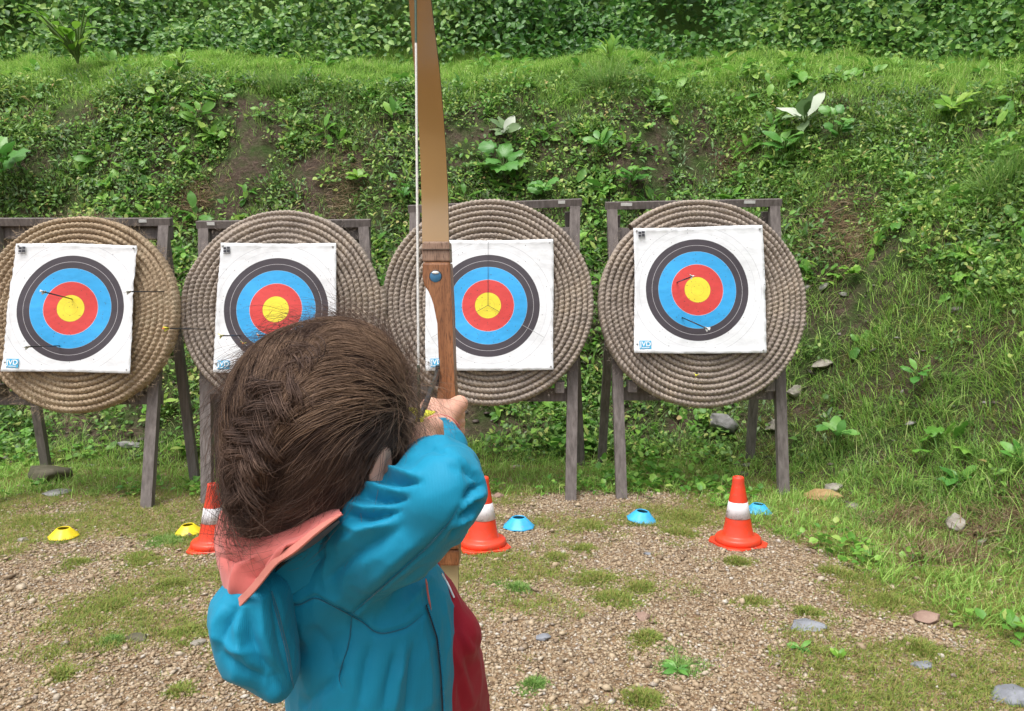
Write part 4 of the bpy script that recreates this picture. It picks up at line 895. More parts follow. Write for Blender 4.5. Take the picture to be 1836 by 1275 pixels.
def folds(V, Q, lst, wr=1.0):
    """press seams (narrow) and cloth folds (wide) into a surface along lines on its outer side: (points, depth mm, half width px)"""
    N = vnormals(V, Q); px, py, d = proj(V); face_ = -((V - C0) / np.linalg.norm(V - C0, axis=1, keepdims=True) * N).sum(1); vis = sstep(.05, .35, face_); D = np.zeros(len(V))
    for pts, amp, w in lst:
        dd, t = polydist(px, py, pts); end = np.sin(np.clip(t, .02, .98) * math.pi) ** .5 if w > 5 else 1.0
        D += amp * .001 * (1.7 if w > 5 else 1.0) * np.exp(-(dd / w) ** (1.35 if w > 5 else 2)) * end
    q = V @ np.array([[.8, .5, .33], [-.55, .83, .0], [-.25, -.2, .94]])
    rg = lambda f, sd_: 1 - np.abs(2 * vn(q * np.array(f) + vn(V * 22, sd_ + 4)[:, None] * .9, sd_) - 1)
    D2 = (rg((38, 30, 15), 301) ** 2 - .35) * .0024 + (rg((75, 60, 40), 311) ** 2 - .35) * .0012 + (vn(V * 14, 317) - .5) * .003
    return V + N * (D * vis + D2 * wr)[:, None]
child = empty('person', (-.17, .76, 0)); CO = np.array(child.location)
tag(child, 'child in a blue hooded jacket with braided brown hair, drawing the bow', 'person')
def skinm(name):
    t = NT(name); n1 = t.noise(30, 5, .6); c = t.ramp(n1, [(.3, (.56, .29, .21)), (.7, (.66, .38, .28))])
    t.pbr(c, .5, t.bump(t.noise(300, 3), .12, .001), .4, **{'Subsurface Weight': .12, 'Subsurface Radius': (.012, .004, .002), 'Subsurface Scale': .5}); return t.m
M_skin = skinm('skin')
def cloth(name, a, b, rough=.75, sheen=.25):
    t = NT(name); v = t.coord(); w = t.n('ShaderNodeTexWave', {'Vector': v, 'Scale': 260.0, 'Distortion': 2.0, 'Detail': 2.0}).outputs['Fac']; n1 = t.noise(8, 4, .5, v); n2 = t.noise(45, 4, .6, v)
    t.pbr(t.ramp(n1, [(.3, a), (.7, b)]), rough, t.bump(w, .22, .0006, t.bump(n2, .10, .004)), .25, sheen); return t.m
M_jacket = cloth('teal_softshell', (.003, .20, .34), (.004, .235, .39), .62, .05); M_coral = cloth('coral_fleece', (.52, .125, .11), (.58, .155, .135), .85, .15); M_trim = cloth('salmon_trim', (.52, .17, .135), (.57, .215, .17), .85, .1)
M_shirt = cloth('red_jersey', (.24, .006, .018), (.29, .009, .024), .8, .06); M_trouser = cloth('dark_denim', (.02, .025, .04), (.035, .04, .06)); M_seam = cloth('dark_seam', (.002, .10, .17), (.003, .12, .2)); M_navy = cloth('navy_zip_and_gap_shade', (.012, .02, .035), (.02, .03, .045)); M_shoe = vmat('shoe_rubber', (.05, .05, .055), (.1, .1, .11), 30, .6)  # navy colours the zip and the painted gap shade under the hood edge
HC = P(578, 775, .705); YAW = R(28)                              # head centre, turned a little to the right of straight ahead
hf = np.array([math.sin(YAW), math.cos(YAW), -.10]); hf /= np.linalg.norm(hf); hr = np.array([math.cos(YAW), -math.sin(YAW), 0]); hr = hr + np.array([0, 0, -.10]); hr -= hf * (hr @ hf); hr /= np.linalg.norm(hr); hu = np.cross(hr, hf); HR = np.stack([hr, hf, hu], -1)
hd_ = lambda x, y, z: HC + HR @ np.array([x, y, z])
S_R, E_R, W_R = P(575, 1035, .745), P(793, 884, .648), P(757, 812, .745)
S_L, E_L, W_L = P(680, 985, .87), P(760, 870, 1.00), P(791, 772, 1.125)
TC = lambda py, px=690, d=.80: P(px, py, d)
TR_ = np.array([[1, 0, 0], [0, 1, 0], [0, 0, 1.]])
b = SDF((-.42, .5, -.01), (.06, 1.36, 1.28), .0031)
# torso, neck, legs
NK = hd_(0, -.015, -.085); CH = np.array([-.155, .79, .93])
b.ell(CH, (.066, .086, .12), None, .03); b.ell((-.145, .785, .76), (.064, .078, .13), None, .03); b.ell((-.15, .79, .62), (.085, .10, .10), None, .03)
b.cap(NK, CH + np.array([0, 0, .08]), .035, .045, .03)
for sy, fy in ((-.05, -.07), (.055, .09)):
    b.chain([(-.15, .79 + sy, .6), (-.14, .79 + fy, .33), (-.155, .79 + fy * 1.2, .07)], [.065, .045, .03], .02); b.cap((-.165, .79 + fy * 1.2, .035), (-.03, .79 + fy * 1.3, .03), .03, .026, .015)
# head: skull, jaw, nose, lips, brow, ears
b.ell(hd_(.010, -.002, .010), (.060, .078, .074), HR, .01); b.ell(hd_(0, .035, -.045), (.052, .045, .055), HR, .025); b.ell(hd_(0, .062, -.088), (.022, .02, .016), HR, .02)
b.cap(hd_(0, .088, -.012), hd_(0, .099, -.036), .007, .010, .012); b.cap(hd_(-.014, .081, -.061), hd_(.014, .081, -.061), .005, .005, .006); b.cap(hd_(-.012, .079, -.070), hd_(.012, .079, -.070), .005, .005, .006)
for sx in (-1, 1):
    b.ell(hd_(sx * .03, .086, -.004), (.014, .012, .009), HR, .008, 'sub'); b.ell(hd_(sx * .033, .064, -.035), (.022, .02, .02), HR, .02)
    b.cap(hd_(sx * .058, .002, -.02), hd_(sx * .072, .0, -.022), .014, .012, .008); b.ell(hd_(sx * .078, -.006, -.020), (.0065, .016, .026), HR, .006); b.ell(hd_(sx * .084, .002, -.018), (.005, .009, .015), HR, .004, 'sub'); b.ell(hd_(sx * .074, .0, -.046), (.006, .007, .009), HR, .006)
# arms
b.chain([CH + np.array([0, -.07, .06]), S_R, E_R, W_R], [.04, .036, .024, .019], .02); b.chain([CH + np.array([0, .07, .06]), S_L, E_L, W_L], [.04, .038, .03, .021], .02)
# bow hand: left fist round the grip
PA = P(789, 742, 1.19)
b.cap(W_L, P(790, 752, 1.175), .021, .024, .02); b.ell(PA, (.034, .030, .024), None, .014); b.ell(P(772, 738, 1.215), (.020, .030, .024), None, .012)
b.chain([P(812, 735, 1.175), P(824, 724, 1.195), P(824, 728, 1.24), P(815, 733, 1.275)], [.014, .0118, .010, .0085], .01)
for k in range(4):
    y0 = 734 + k * 15.5; r = [.0088, .009, .0086, .0076][k]
    b.chain([P(769, y0, 1.215), P(764, y0 + 2, 1.255), P(775, y0 + 3, 1.30), P(806, y0 + 4, 1.315), P(826, y0 + 8, 1.29), P(822, y0 + 9, 1.262)], [r * 1.15, r * 1.1, r, r * .97, r * .9, r * .85], .0035)
# string hand: right hand, three fingers hooked behind the string, thumb tucked
PB = P(753, 795, .757); b.cap(W_R, PB, .017, .017, .015); b.ell(P(753, 786, .768), (.015, .018, .019), None, .01)
for k in range(4):
    y0 = 752 + k * 17; kk = [0, 1, 2, 3][k]; r = [.0078, .0082, .0078, .007][k]; base = P(760, 776 + k * 9, .772); st_ = at_py(NOCK, LOWT, y0 + 16)
    b.chain([base, st_ + np.array([.016, .018, .0]), st_ + np.array([-.002, .012, -.001]), st_ + np.array([-.011, -.002, -.003]) if k < 3 else st_ + np.array([.006, -.004, -.006])], [r * 1.1, r, r * .95, r * .85], .003)
b.chain([P(757, 792, .752), P(750, 797, .742), P(742, 792, .752)], [.010, .0085, .0075], .006)
V, Q = b.mesh(2); o = npmesh('body', V - CO, Q, M_skin, child)
M_eye = vmat('eye_white', (.7, .68, .66), (.75, .73, .7), 30, .2, 0); M_iris = vmat('brown_iris', (.06, .03, .015), (.1, .05, .025), 90, .2, 0)
for sx in (-1, 1):
    v, f = lathe([(.0105 * math.sin(a), .0105 * math.cos(a)) for a in np.linspace(.01, 3.13, 16)], 20); o = npmesh('eye', v @ np.array([[1, 0, 0], [0, 0, 1], [0, 1, 0.]]) @ HR.T, f, M_eye, child); o.location = tuple(hd_(sx * .03, .070, -.004) - CO)
    v, f = lathe([(.0108 * math.sin(a), .0108 * math.cos(a)) for a in np.linspace(.01, .5, 6)], 16); npmesh('iris', v @ np.array([[1, 0, 0], [0, 0, 1], [0, 1, 0.]]) @ HR.T, f, M_iris, o)
# ---- jacket
j = SDF((-.40, .50, .56), (.06, 1.20, 1.16), .0025)
def torso(s, g, k=.03):
    s.ell(TC(1130, 668, .795), (.086 + g, .105 + g, .108 + g), None, k); s.ell(TC(1290, 668, .80), (.088 + g, .095 + g, .16 + g), None, k); s.ell((-.150, .80, .66), (.098 + g, .10 + g, .12 + g), None, k)
torso(j, 0); j.ell((-.163, .80, .98), (.063, .118, .068), None, .025)
j.ell(P(585, 1010, .755), (.058, .060, .056), None, .03); j.ell(P(640, 960, .78), (.055, .075, .04), None, .03)
j.chain([P(575, 1030, .735), P(700, 952, .672), P(797, 886, .635)], [.053, .0435, .031], .03)
j.chain([P(797, 884, .635), P(790, 860, .675), P(763, 826, .735)], [.031, .033, .0265], .02); j.ell(P(812, 868, .640), (.0165, .03, .028), None, .012)
j.cap(P(760, 955, .665), P(808, 940, .645), .016, .010, .02); j.cap(P(800, 945, .655), P(820, 962, .650), .008, .0045, .012)                       # slack cloth hanging below the elbow
j.chain([P(690, 990, .86), P(765, 880, .995), P(796, 805, 1.085)], [.050, .040, .034], .02); j.cap(P(796, 806, 1.085), P(788, 786, 1.112), .032, .0305, .008)
j.cap(P(788, 786, 1.112), P(789, 768, 1.150), .0275, .027, .003, 'sub'); j.cap(P(763, 812, .733), P(755, 795, .755), .021, .019, .003, 'sub')
zn = np.array([.93, -.36, .0]); zp = [(764, 1015), (768, 1060), (790, 1140), (800, 1275)]
# cut the front open along the zip: right of it the shirt shows
sl, (X, Y, Z) = j.box(j.lo, j.lo + j.h * j.n); pp = np.stack([X, Y, Z], -1); px, py, dd = proj(pp); edge = np.interp(py, [980, 1015, 1060, 1140, 1210, 1275, 1500], [800, 766, 767, 789, 796, 800, 806]); dist = (px - edge) * dd / F - np.maximum(dd - .74, 0) * .55
cutm = np.where((py > 1000) & (dd > .66), dist, -.05 + 0 * dist); armz = (Z > 1.02); cutm = np.where(armz, -.05, cutm).astype(np.float32)
cutm = np.minimum(cutm, ((py - 1008) * dd / F)).astype(np.float32)
j.f = np.maximum(j.f, cutm); del X, Y, Z, pp, px, py, dd, dist
V, Q = j.mesh(2)
SEAM1 = [(470, 1060), (486, 1068), (509, 1081), (535, 1086), (565, 1070), (587, 1081), (630, 1104), (653, 1117), (669, 1132), (685, 1137), (708, 1132), (731, 1125), (758, 1102)]
SEAM2 = [(630, 1101), (698, 1042), (763, 984), (802, 941), (824, 907)]; SEAM3 = [(630, 1106), (628, 1140), (622, 1168), (613, 1192), (607, 1218), (614, 1234)]
V = folds(V, Q, [(SEAM1, -2.2, 4.5), ([(x, y - 9) for x, y in SEAM1], 1.5, 6), (SEAM2, -1.7, 3.5), ([(x + 5, y + 6) for x, y in SEAM2], 1.0, 5), (SEAM3, -1.7, 3.5),
    ([(540, 1272), (587, 1231), (613, 1196)], -4, 12), ([(744, 1150), (738, 1210), (730, 1290)], -4, 9), ([(762, 1140), (770, 1210), (768, 1290)], 3, 10), ([(711, 1170), (700, 1220), (685, 1290)], -4, 10), ([(728, 1150), (716, 1220), (705, 1290)], 2.5, 9), ([(668, 1150), (655, 1200), (640, 1290)], -4, 12),
    ([(560, 1120), (590, 1160), (600, 1215)], -2.5, 14), ([(520, 1120), (545, 1190), (560, 1270)], 3, 16),
    ([(680, 838), (705, 846), (745, 852)], 6, 8), ([(676, 857), (712, 864), (752, 864)], -6, 6), ([(655, 872), (685, 880), (722, 880)], 6.5, 7.5), ([(650, 890), (690, 898), (730, 893)], -6, 6), ([(630, 905), (660, 914), (700, 910)], 6.5, 8), ([(622, 924), (665, 930), (715, 918)], -6, 6.5), ([(605, 938), (645, 948), (700, 940)], 4, 8),
    ([(745, 812), (775, 806), (800, 812)], -3, 6), ([(760, 795), (790, 790), (812, 796)], 2.5, 7), ([(800, 830), (830, 845), (850, 868)], -2, 8),
    ([(870, 868), (850, 876), (832, 896)], -6, 5.5), ([(868, 884), (848, 894), (828, 914)], 4, 5.5), ([(862, 900), (842, 910), (822, 930)], -6, 5.5), ([(852, 918), (834, 928), (814, 946)], 4, 5.5), ([(844, 936), (828, 944), (806, 962)], -5, 5.5), ([(830, 835), (850, 850), (866, 866)], -4, 6),
    ([(580, 1045), (640, 995), (720, 945)], -4.5, 11), ([(560, 1010), (620, 968), (690, 935)], 4, 12), ([(520, 1050), (560, 1010), (610, 975)], -4, 9), ([(640, 1070), (700, 1010), (770, 950)], 2.5, 14), ([(690, 1090), (730, 1050), (765, 1010)], -3, 12), ([(720, 1100), (750, 1060), (775, 1030)], 2.5, 9)])
jk = npmesh('jacket', V - CO, Q, M_jacket, child)
NJ = vnormals(V, Q)
def on_surface(V, N, pts, n, lift):
    pts = np.array(pts, float); seg = np.r_[0, np.cumsum(np.hypot(*np.diff(pts, axis=0).T))]; u = np.linspace(0, seg[-1], n); X = np.interp(u, seg, pts[:, 0]); Y = np.interp(u, seg, pts[:, 1])
    px, py, d = proj(V); out = []
    for a, b_ in zip(X, Y):
        e = np.hypot(px - a, py - b_); m_ = np.flatnonzero(e < 4)
        if len(m_) == 0: m_ = np.array([int(np.argmin(e))])
        k = m_[np.argmin(d[m_])]; q = P(a, b_, d[k]); out.append(q + N[k] * lift)
    o = np.array(out); 
    for _ in range(3): o[1:-1] = (o[:-2] + 2 * o[1:-1] + o[2:]) / 4
    return o
for sm_, nn in ((SEAM1, 60), (SEAM2, 50), (SEAM3, 30)):
    v, f = tubes(on_surface(V, NJ, sm_, nn, .0003)[None], np.array([.0006]), 6, True); npmesh('seam', v - CO, f, M_seam, jk)
zl = on_surface(V, NJ, [(764, 1085), (783, 1142), (790, 1210), (794, 1290)], 60, .001)
zz = np.stack([zl + np.array([.0015 * (i % 2), 0, 0]) for i in range(1)], 0); v, f = tubes(zz, np.array([.0015]), 6, False); zp_ = npmesh('zip', v - CO, f, M_navy, jk)
v, f = scatter(oct_v * .0013, oct_f, zl[::1] + np.array([.0012, -.0015, 0]), np.repeat(np.eye(3)[None], len(zl), 0), np.ones(len(zl))); npmesh('zip_teeth', v - CO, f, M_jacket, zp_)
v, f = tubes((on_surface(V, NJ, [(762, 1035), (764, 1060), (771, 1095)], 20, .0015))[None], np.array([.0011]), 6, True); npmesh('facing_edge', v - CO, f, M_coral, jk)
# coral cuff edge on the bow arm
cc_ = P(788, 786, 1.112); ax_ = (W_L - E_L) / np.linalg.norm(W_L - E_L); e1 = np.cross(ax_, [0, 0, 1.]); e1 /= np.linalg.norm(e1); e2 = np.cross(ax_, e1); a = np.linspace(0, 6.2832, 40)
v, f = tubes((cc_ + ax_ * .020 + .0285 * (np.cos(a)[:, None] * e1 + np.sin(a)[:, None] * e2))[None], np.array([.0014]), 6, False); npmesh('cuff_edge', v - CO, f, M_coral, jk)
# ---- shirt
s_ = SDF((-.34, .62, .56), (.06, .97, 1.10), .003); torso(s_, -.008); s_.ell((-.155, .805, .97), (.056, .105, .064), None, .025); s_.ell((-.148, .80, .84), (.074, .096, .16), None, .03); s_.ell(P(748, 1110, .835), (.038, .055, .05), None, .025); s_.ell(P(763, 1212, .845), (.064, .062, .100), None, .03); s_.ell(P(826, 1135, .82), (.020, .03, .020), None, .02); s_.ell((-.085, .85, .70), (.062, .065, .16), None, .03)
V, Q = s_.mesh(2); V = folds(V, Q, [([(795, 1040), (825, 1110), (850, 1180)], 2.5, 9), ([(800, 1090), (828, 1150), (848, 1230)], -3, 9), ([(805, 1150), (830, 1210), (850, 1275)], 2.5, 9), ([(858, 1160), (840, 1140), (822, 1110)], -2.5, 7), ([(815, 1200), (828, 1250), (835, 1290)], -2.5, 8)])
sh_ = npmesh('shirt', V - CO, Q, M_shirt, child); NS = vnormals(V, Q)
v, f = tubes(on_surface(V, NS, [(790, 1028), (802, 1048), (813, 1072)], 16, .001)[None], np.array([.0011]), 6, False); npmesh('white_piping', v - CO, f, M_wprint, sh_)
t_ = SDF((-.32, .58, .05), (.02, 1.02, .70), .005)
t_.ell((-.15, .79, .62), (.095, .11, .06), None, .03)
for sy, fy in ((-.05, -.07), (.055, .09)): t_.chain([(-.15, .79 + sy, .6), (-.14, .79 + fy, .33), (-.155, .79 + fy * 1.2, .09)], [.078, .06, .05], .02)
V, Q = t_.mesh(3); npmesh('trousers', V - CO, Q, M_trouser, child)
for fy in (-.07, .09):
    h_ = SDF((-.24, .60, -.01), (.05, 1.0, .13), .004); h_.cap((-.165, .79 + fy * 1.2, .04), (-.02, .79 + fy * 1.3, .032), .040, .034, .015); h_.f = np.maximum(h_.f, (.002 - (h_.lo[2] + h_.h * np.arange(h_.n[2])))[None, None].astype(np.float32)); V, Q = h_.mesh(1); npmesh('shoe', V - CO, Q, M_shoe, child)
# ---- hood lying on the back: blue bag, coral lining turned up round the neck, salmon hem
g_ = SDF((-.40, .52, .76), (-.08, .90, 1.10), .0022)
g_.ell(P(443, 1108, .672), (.0295, .042, .036), None, .015); g_.ell(P(462, 1162, .668), (.0315, .040, .032), None, .015); g_.ell(P(505, 1208, .675), (.0135, .032, .0205), None, .015); g_.ell(P(468, 1070, .672), (.024, .04, .028), None, .015); g_.ell(P(490, 1130, .672), (.0135, .036, .045), None, .015); g_.ell(P(424, 1080, .69), (.016, .03, .018), None, .015)
V, Q = g_.mesh(2)
V = folds(V, Q, [([(425, 1085), (408, 1120), (398, 1165)], -4, 9), ([(440, 1085), (452, 1150), (490, 1225)], -4, 12), ([(465, 1060), (470, 1140), (500, 1215)], 3, 10), ([(486, 1050), (500, 1130), (520, 1225)], -2.5, 8), ([(405, 1085), (388, 1120), (388, 1160)], 2.5, 9), ([(400, 1170), (440, 1205), (480, 1222)], -3.5, 10), ([(383, 1135), (415, 1165), (460, 1172)], 2.5, 9), ([(425, 1110), (430, 1160), (450, 1200)], 3, 9), ([(470, 1180), (495, 1205), (515, 1240)], -2.5, 7)])
hood = npmesh('hood', V - CO, Q, M_jacket, child); NH = vnormals(V, Q)
v, f = tubes(on_surface(V, NH, [(486, 1060), (500, 1110), (515, 1170), (526, 1235)], 40, .0005)[None], np.array([.0013]), 6, True); npmesh('seam', v - CO, f, M_seam, hood)
def sheet(name, rows, mat, par, thick=.004, n=48, wr=0, fl=None):
    A = np.array([[P(*c) for c in r] for r in rows]); kr, kc = A.shape[:2]
    def res(A, axis, n):      # Catmull-Rom resample
        A = np.moveaxis(A, axis, 0); m_ = len(A); u = np.linspace(0, m_ - 1, n); i = np.minimum(u.astype(int), m_ - 2); t = (u - i)[:, None, None]
        p = lambda k: A[np.clip(i + k, 0, m_ - 1)]; o = .5 * (2 * p(0) + (p(1) - p(-1)) * t + (2 * p(-1) - 5 * p(0) + 4 * p(1) - p(2)) * t ** 2 + (3 * p(0) - p(-1) - 3 * p(1) + p(2)) * t ** 3); return np.moveaxis(o, 0, axis)
    A = res(res(A, 0, n), 1, n)
    if wr: A = A + (((1 - np.abs(2 * vn(A * 45, 7) - 1)) * .6 + fbm(A * 24, 9) - .8) * wr)[..., None] * -AF
    i = np.arange(n * n).reshape(n, n); Fc = np.stack([i[:-1, :-1], i[1:, :-1], i[1:, 1:], i[:-1, 1:]], -1).reshape(-1, 4)
    if fl:
        B = A.reshape(-1, 3); nn_ = vnormals(B, Fc)
        if ((B - C0) * nn_).sum() > 0: Fc = Fc[:, ::-1]
        A = folds(B, Fc, fl, .35).reshape(A.shape)
    o = npmesh(name, A.reshape(-1, 3) - CO, Fc, mat, par); so = o.modifiers.new('thick', 'SOLIDIFY'); so.thickness = thick; so.offset = 0; return A
A = sheet('lining', [[(399, 915, .715), (425, 930, .69), (470, 930, .68), (540, 922, .665), (608, 916, .640)],
                 [(391, 950, .715), (412, 975, .675), (458, 978, .65), (535, 948, .635), (610, 917, .630)],
                 [(392, 1000, .705), (412, 1028, .655), (455, 1008, .642), (520, 966, .626), (611, 919, .621)],
                 [(403, 1040, .685), (421, 1080, .648), (460, 1042, .632), (526, 980, .618), (613, 920, .614)]], M_coral, hood, .003, 64, .008, [([(438, 1085), (448, 1035), (505, 985)], -5, 8), ([(420, 1070), (432, 1015), (480, 990)], 4.5, 9), ([(396, 1000), (425, 1008), (458, 1003)], -4, 8), ([(515, 968), (540, 952), (565, 936)], -3, 7), ([(470, 1020), (505, 990), (540, 975)], 3.5, 7), ([(400, 960), (415, 985), (440, 1000)], 3, 8)])
sheet('hem', [[(402, 1041, .681), (417, 1078, .646), (437, 1064, .636), (458, 1042, .629), (485, 1008, .622), (524, 980, .616), (566, 948, .613), (606, 922, .611)], [(405, 1046, .679), (420, 1093, .642), (446, 1072, .632), (466, 1050, .626), (496, 1013, .618), (531, 989, .611), (572, 954, .609), (614, 922, .611)]], M_trim, hood, .0026, 40, .006)
sheet('hood_gap_shade', [[(505, 1006, .634), (530, 986, .629), (560, 962, .623), (606, 930, .617)], [(510, 1004, .650), (538, 988, .646), (570, 968, .638), (608, 934, .628)]], M_navy, hood, .003, 20)  # dark sheet that paints the shade in the gap under the hood edge
sheet('collar', [[(488, 1030, .67), (540, 985, .665), (600, 940, .66), (660, 905, .68)], [(492, 1085, .68), (560, 1040, .672), (620, 985, .668), (680, 935, .682)]], M_jacket, jk, .004, 20)
# ---- hair: scalp cap, thousands of strands combed towards the braid, the braid itself and flyaways
h = SDF((-.36, .53, .95), (-.03, .90, 1.29), .0026)
h.ell(P(592, 742, .700), (.0675, .090, .0840), None, .02); h.ell(P(536, 800, .695), (.056, .075, .074), None, .03); h.ell(P(505, 870, .695), (.043, .055, .043), None, .03); h.ell(P(640, 718, .715), (.040, .066, .058), None, .03); h.ell(P(632, 850, .705), (.030, .045, .036), None, .03); h.ell(P(565, 890, .70), (.042, .045, .026), None, .03); h.ell(P(522, 715, .70), (.043, .068, .050), None, .03); h.ell(P(480, 925, .70), (.022, .035, .020), None, .02)
# face opening (the head looks away, to the right) and the uncovered ear
h.ell(hd_(0, .125, -.055), (.075, .085, .105), HR, .012, 'sub'); h.ell(hd_(.090, -.004, -.030), (.028, .024, .032), HR, .008, 'sub')
EAR = hd_(.084, .002, -.022); print('EAR', proj(EAR[None]), 'FACE', proj(hd_(0, .095, -.03)[None]))
V, Q = h.mesh(2)
def hairmat(name, stops, rough=.42):
    t = NT(name); g = t.n('ShaderNodeNewGeometry'); f = t.math('ADD', t.math('MULTIPLY', g.outputs['Random Per Island'], .30), t.math('MULTIPLY', t.noise(30, 3, .6), .78)); c = t.ramp(f, stops); t.pbr(c, .62, None, .22); return t.m
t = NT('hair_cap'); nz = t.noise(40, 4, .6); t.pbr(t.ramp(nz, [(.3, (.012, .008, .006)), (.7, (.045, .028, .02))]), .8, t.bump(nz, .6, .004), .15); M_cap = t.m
M_hair = hairmat('brown_hair', [(.15, (.026, .016, .0135)), (.4, (.058, .036, .029)), (.6, (.108, .067, .051)), (.78, (.175, .112, .082)), (.95, (.26, .17, .125))])
M_hairl = hairmat('light_brown_hair', [(.2, (.08, .05, .036)), (.5, (.18, .112, .075)), (.85, (.32, .21, .14))])
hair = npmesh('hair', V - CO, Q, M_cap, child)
BR = np.array([(572, 612), (542, 648), (515, 688), (490, 728), (466, 772), (450, 815), (442, 860), (446, 905), (460, 945)], float)
def comb(p, turb):
    """combing direction at surface points: towards the braid line and down along it"""
    px, py, d = proj(p); best = np.full(px.shape, 1e9); tx = np.zeros(px.shape); ty = np.zeros(px.shape)
    for a, b_ in zip(BR[:-1], BR[1:]):
        for u in (0, .5):
            q = a + (b_ - a) * u; e = np.hypot(px - q[0], (py + 55 - q[1]) * 1.0)       # aim a little further down
            m_ = e < best; best = np.where(m_, e, best); tx = np.where(m_, q[0] - px, tx); ty = np.where(m_, q[1] - py, ty)
    w = np.clip(best / 70, 0, 1); nn = np.hypot(tx, ty) + 1e-6; gx = tx / nn * (.35 + .65 * w); gy = ty / nn * .9 + .35
    lowr = sstep(720, 860, py) * sstep(520, 620, px); gx = gx * (1 - .45 * lowr); gy = gy + .5 * lowr
    dv = gx[:, None] * AX - gy[:, None] * AU + turb
    return dv
def strands(roots, n, step, off, jit, seed):
    g = np.random.default_rng(seed); p = roots.copy(); path = []; o = off.copy(); tb = g.normal(0, jit, p.shape)
    for k in range(n):
        gr = h.grad(p); p = p - gr * (h.sample(p) - o)[:, None]; path.append(p.copy()); dv = comb(p, tb); dv = dv - gr * (dv * gr).sum(1, keepdims=True); dv /= np.linalg.norm(dv, axis=1, keepdims=True) + 1e-9
        tb = tb * .85 + g.normal(0, jit * .5, p.shape); p = p + dv * step[:, None]
    return np.stack(path, 1)
NHh = vnormals(V, Q); pxv, pyv, dv_ = proj(V)
okv = np.flatnonzero(V[:, 2] > .985); n = 30000; ri = rng.choice(okv, n); roots = V[ri] + rng.normal(0, .001, (n, 3))
# locks: groups of strands share an offset so that the hair parts into wisps
lockn = fbm(roots * 42, 201, 3); off = -.002 + .0078 * np.clip((lockn - .3) * 1.8, 0, 1) * rng.uniform(.5, 1.1, n) + .0008 * rng.random(n)
pa = strands(roots, 15, rng.uniform(.0035, .0065, n), off, .11, 5); ok = np.linalg.norm(pa - EAR, axis=2).min(1) > .0175; pa = pa[ok]; n = len(pa)
v, f = tubes(pa, rng.uniform(.00012, .00027, n), 3); npmesh('strands', v - CO, f, M_hair, hair)
# lighter wisps combed back over the crown
top = np.flatnonzero((rng.random(len(pyv)) < sstep(800, 590, pyv)) & (dv_ < .77)); n = 6000; ri = rng.choice(top, n); roots = V[ri]; lk = fbm(roots * 45, 207, 2); kp = (lk > .46) & (np.linalg.norm(roots - EAR, axis=1) > .035); roots = roots[kp]; n = len(roots)
pa = strands(roots, 14, rng.uniform(.003, .006, n), .0045 + .003 * rng.random(n), .09, 9); v, f = tubes(pa, rng.uniform(.00015, .0003, n), 3); npmesh('light_wisps', v - CO, f, M_hairl, hair)
# braid: three interlaced bundles of strands
u = np.linspace(0, 1, 150); seg = np.r_[0, np.cumsum(np.hypot(*np.diff(BR, axis=0).T))]; bx = np.interp(u * seg[-1], seg, BR[:, 0]); by = np.interp(u * seg[-1], seg, BR[:, 1])
ctr = []
for a_, b_ in zip(bx, by):
    r_ = ray(a_, b_); ts = np.arange(.58, .8, .001); q = C0 + ts[:, None] * r_; sd0 = h.sample(q); k_ = int(np.argmax(sd0 < .001)) if (sd0 < .001).any() else int(np.argmin(sd0)); ctr.append(q[k_])
ctr = np.array(ctr)
for _ in range(6): ctr[1:-1] = (ctr[:-2] + 2 * ctr[1:-1] + ctr[2:]) / 4
gr = h.grad(ctr); tg = np.gradient(ctr, axis=0); tg /= np.linalg.norm(tg, axis=1, keepdims=True); lat = np.cross(tg, gr); lat /= np.linalg.norm(lat, axis=1, keepdims=True)
wid = np.interp(u, [0, .12, .5, 1], [.007, .013, .0165, .013]) * (1 + .25 * np.sin(u * 23)); parts = []
for k in range(3):
    ph = (u + .03 * np.sin(u * 11)) * 2 * math.pi * 3.6 + k * 2 * math.pi / 3; c_ = ctr + lat * (np.sin(ph) * wid)[:, None] + gr * (np.sin(2 * ph) * wid * .28 - wid * .05)[:, None]
    nb = 520; aa = rng.random(nb) * 6.283; rr_ = np.sqrt(rng.random(nb)); br = wid * .50
    tt = aa[:, None] + u[None] * 5
    path = c_[None] + lat[None] * (np.cos(tt) * rr_[:, None] * br[None])[..., None] * 1.1 + gr[None] * (np.sin(tt) * rr_[:, None] * br[None])[..., None] * .9 + rng.normal(0, .0019, (nb, 1, 3)) + rng.normal(0, .0034, (nb, 1, 3)) * np.sin(u * 9 + 1)[None, :, None]
    st_ = rng.integers(0, 100, nb); path = np.stack([path[i_, s0:s0 + 50] for i_, s0 in enumerate(st_)])[:, ::2]; parts.append(tubes(path, rng.uniform(.00025, .00042, nb), 3))
v, f = join_soup(parts); npmesh('braid', v - CO, f, M_hair, hair)
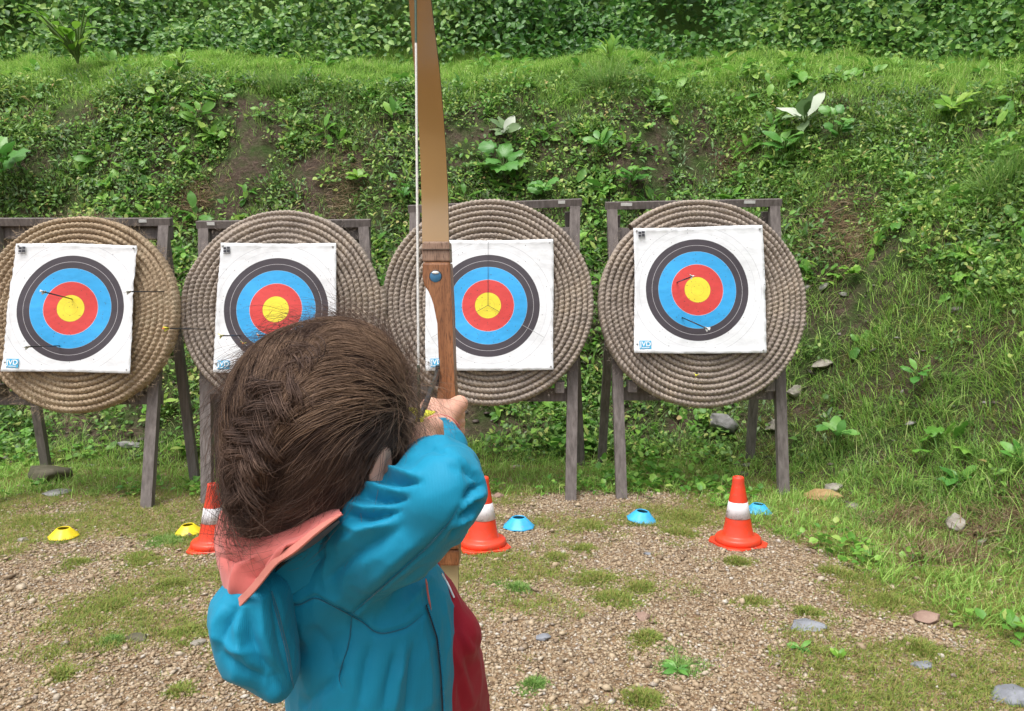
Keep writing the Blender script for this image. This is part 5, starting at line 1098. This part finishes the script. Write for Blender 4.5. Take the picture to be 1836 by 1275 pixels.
# flyaways standing off the head, thickest on the right temple and round the outline
n = 1700; ri = rng.choice(okv, n); ri = ri[np.linalg.norm(V[ri] - EAR, axis=1) > .03]; n = len(ri); roots = V[ri]; nn = NHh[ri]; g0 = comb(roots, rng.normal(0, .4, (n, 3))); g0 -= nn * (g0 * nn).sum(1, keepdims=True); g0 /= np.linalg.norm(g0, axis=1, keepdims=True) + 1e-9
uu = np.linspace(0, 1, 9)[None, :, None]; L = (rng.uniform(.02, .06, n))[:, None, None]; lift = rng.uniform(.02, .32, n)[:, None, None]
pa = roots[:, None] + g0[:, None] * uu * L + nn[:, None] * (np.sin(uu * 2.2) * L * lift + .003) + rng.normal(0, .18, (n, 1, 3)) * uu ** 2 * L + rng.normal(0, .10, (n, 1, 3)) * np.sin(uu * 6) * L * .3
v, f = tubes(pa, rng.uniform(.00010, .00019, n), 3); npmesh('flyaway_strands', v - CO, f, M_hair, hair)
vd = (V - C0) / np.linalg.norm(V - C0, axis=1, keepdims=True); sil = np.flatnonzero((np.abs((NHh * vd).sum(1)) < .35) & (V[:, 2] > 1.0) & (np.linalg.norm(V - EAR, axis=1) > .03)); n = 2600; ri = rng.choice(sil, n); roots = V[ri]; nn = NHh[ri]
g0 = comb(roots, rng.normal(0, .45, (n, 3))); g0 -= nn * (g0 * nn).sum(1, keepdims=True); g0 /= np.linalg.norm(g0, axis=1, keepdims=True) + 1e-9; L = rng.uniform(.015, .05, n)[:, None, None]
pa = roots[:, None] + g0[:, None] * uu * L + nn[:, None] * (np.sin(uu * 2.4) * L * rng.uniform(.05, .42, n)[:, None, None] + .002) + rng.normal(0, .2, (n, 1, 3)) * uu ** 2 * L
v, f = tubes(pa, rng.uniform(.00007, .00013, n), 3); npmesh('fuzz', v - CO, f, M_hair, hair)
rt = np.flatnonzero((pxv > 700) & (pyv < 800) & (pyv > 590)); n = 420; ri = rng.choice(rt, n); roots = V[ri]; nn = NHh[ri]
dn = np.array([.25, -.1, -.8])[None] + rng.normal(0, .35, (n, 3)); L = rng.uniform(.03, .075, n)[:, None, None]
pa = roots[:, None] + dn[:, None] * uu * L + nn[:, None] * np.sin(uu * 2.6) * L * rng.uniform(.1, .5, n)[:, None, None] + rng.normal(0, .15, (n, 1, 3)) * uu ** 2 * L
v, f = tubes(pa, rng.uniform(.00007, .00013, n), 3); npmesh('temple_strands', v - CO, f, M_hairl, hair)
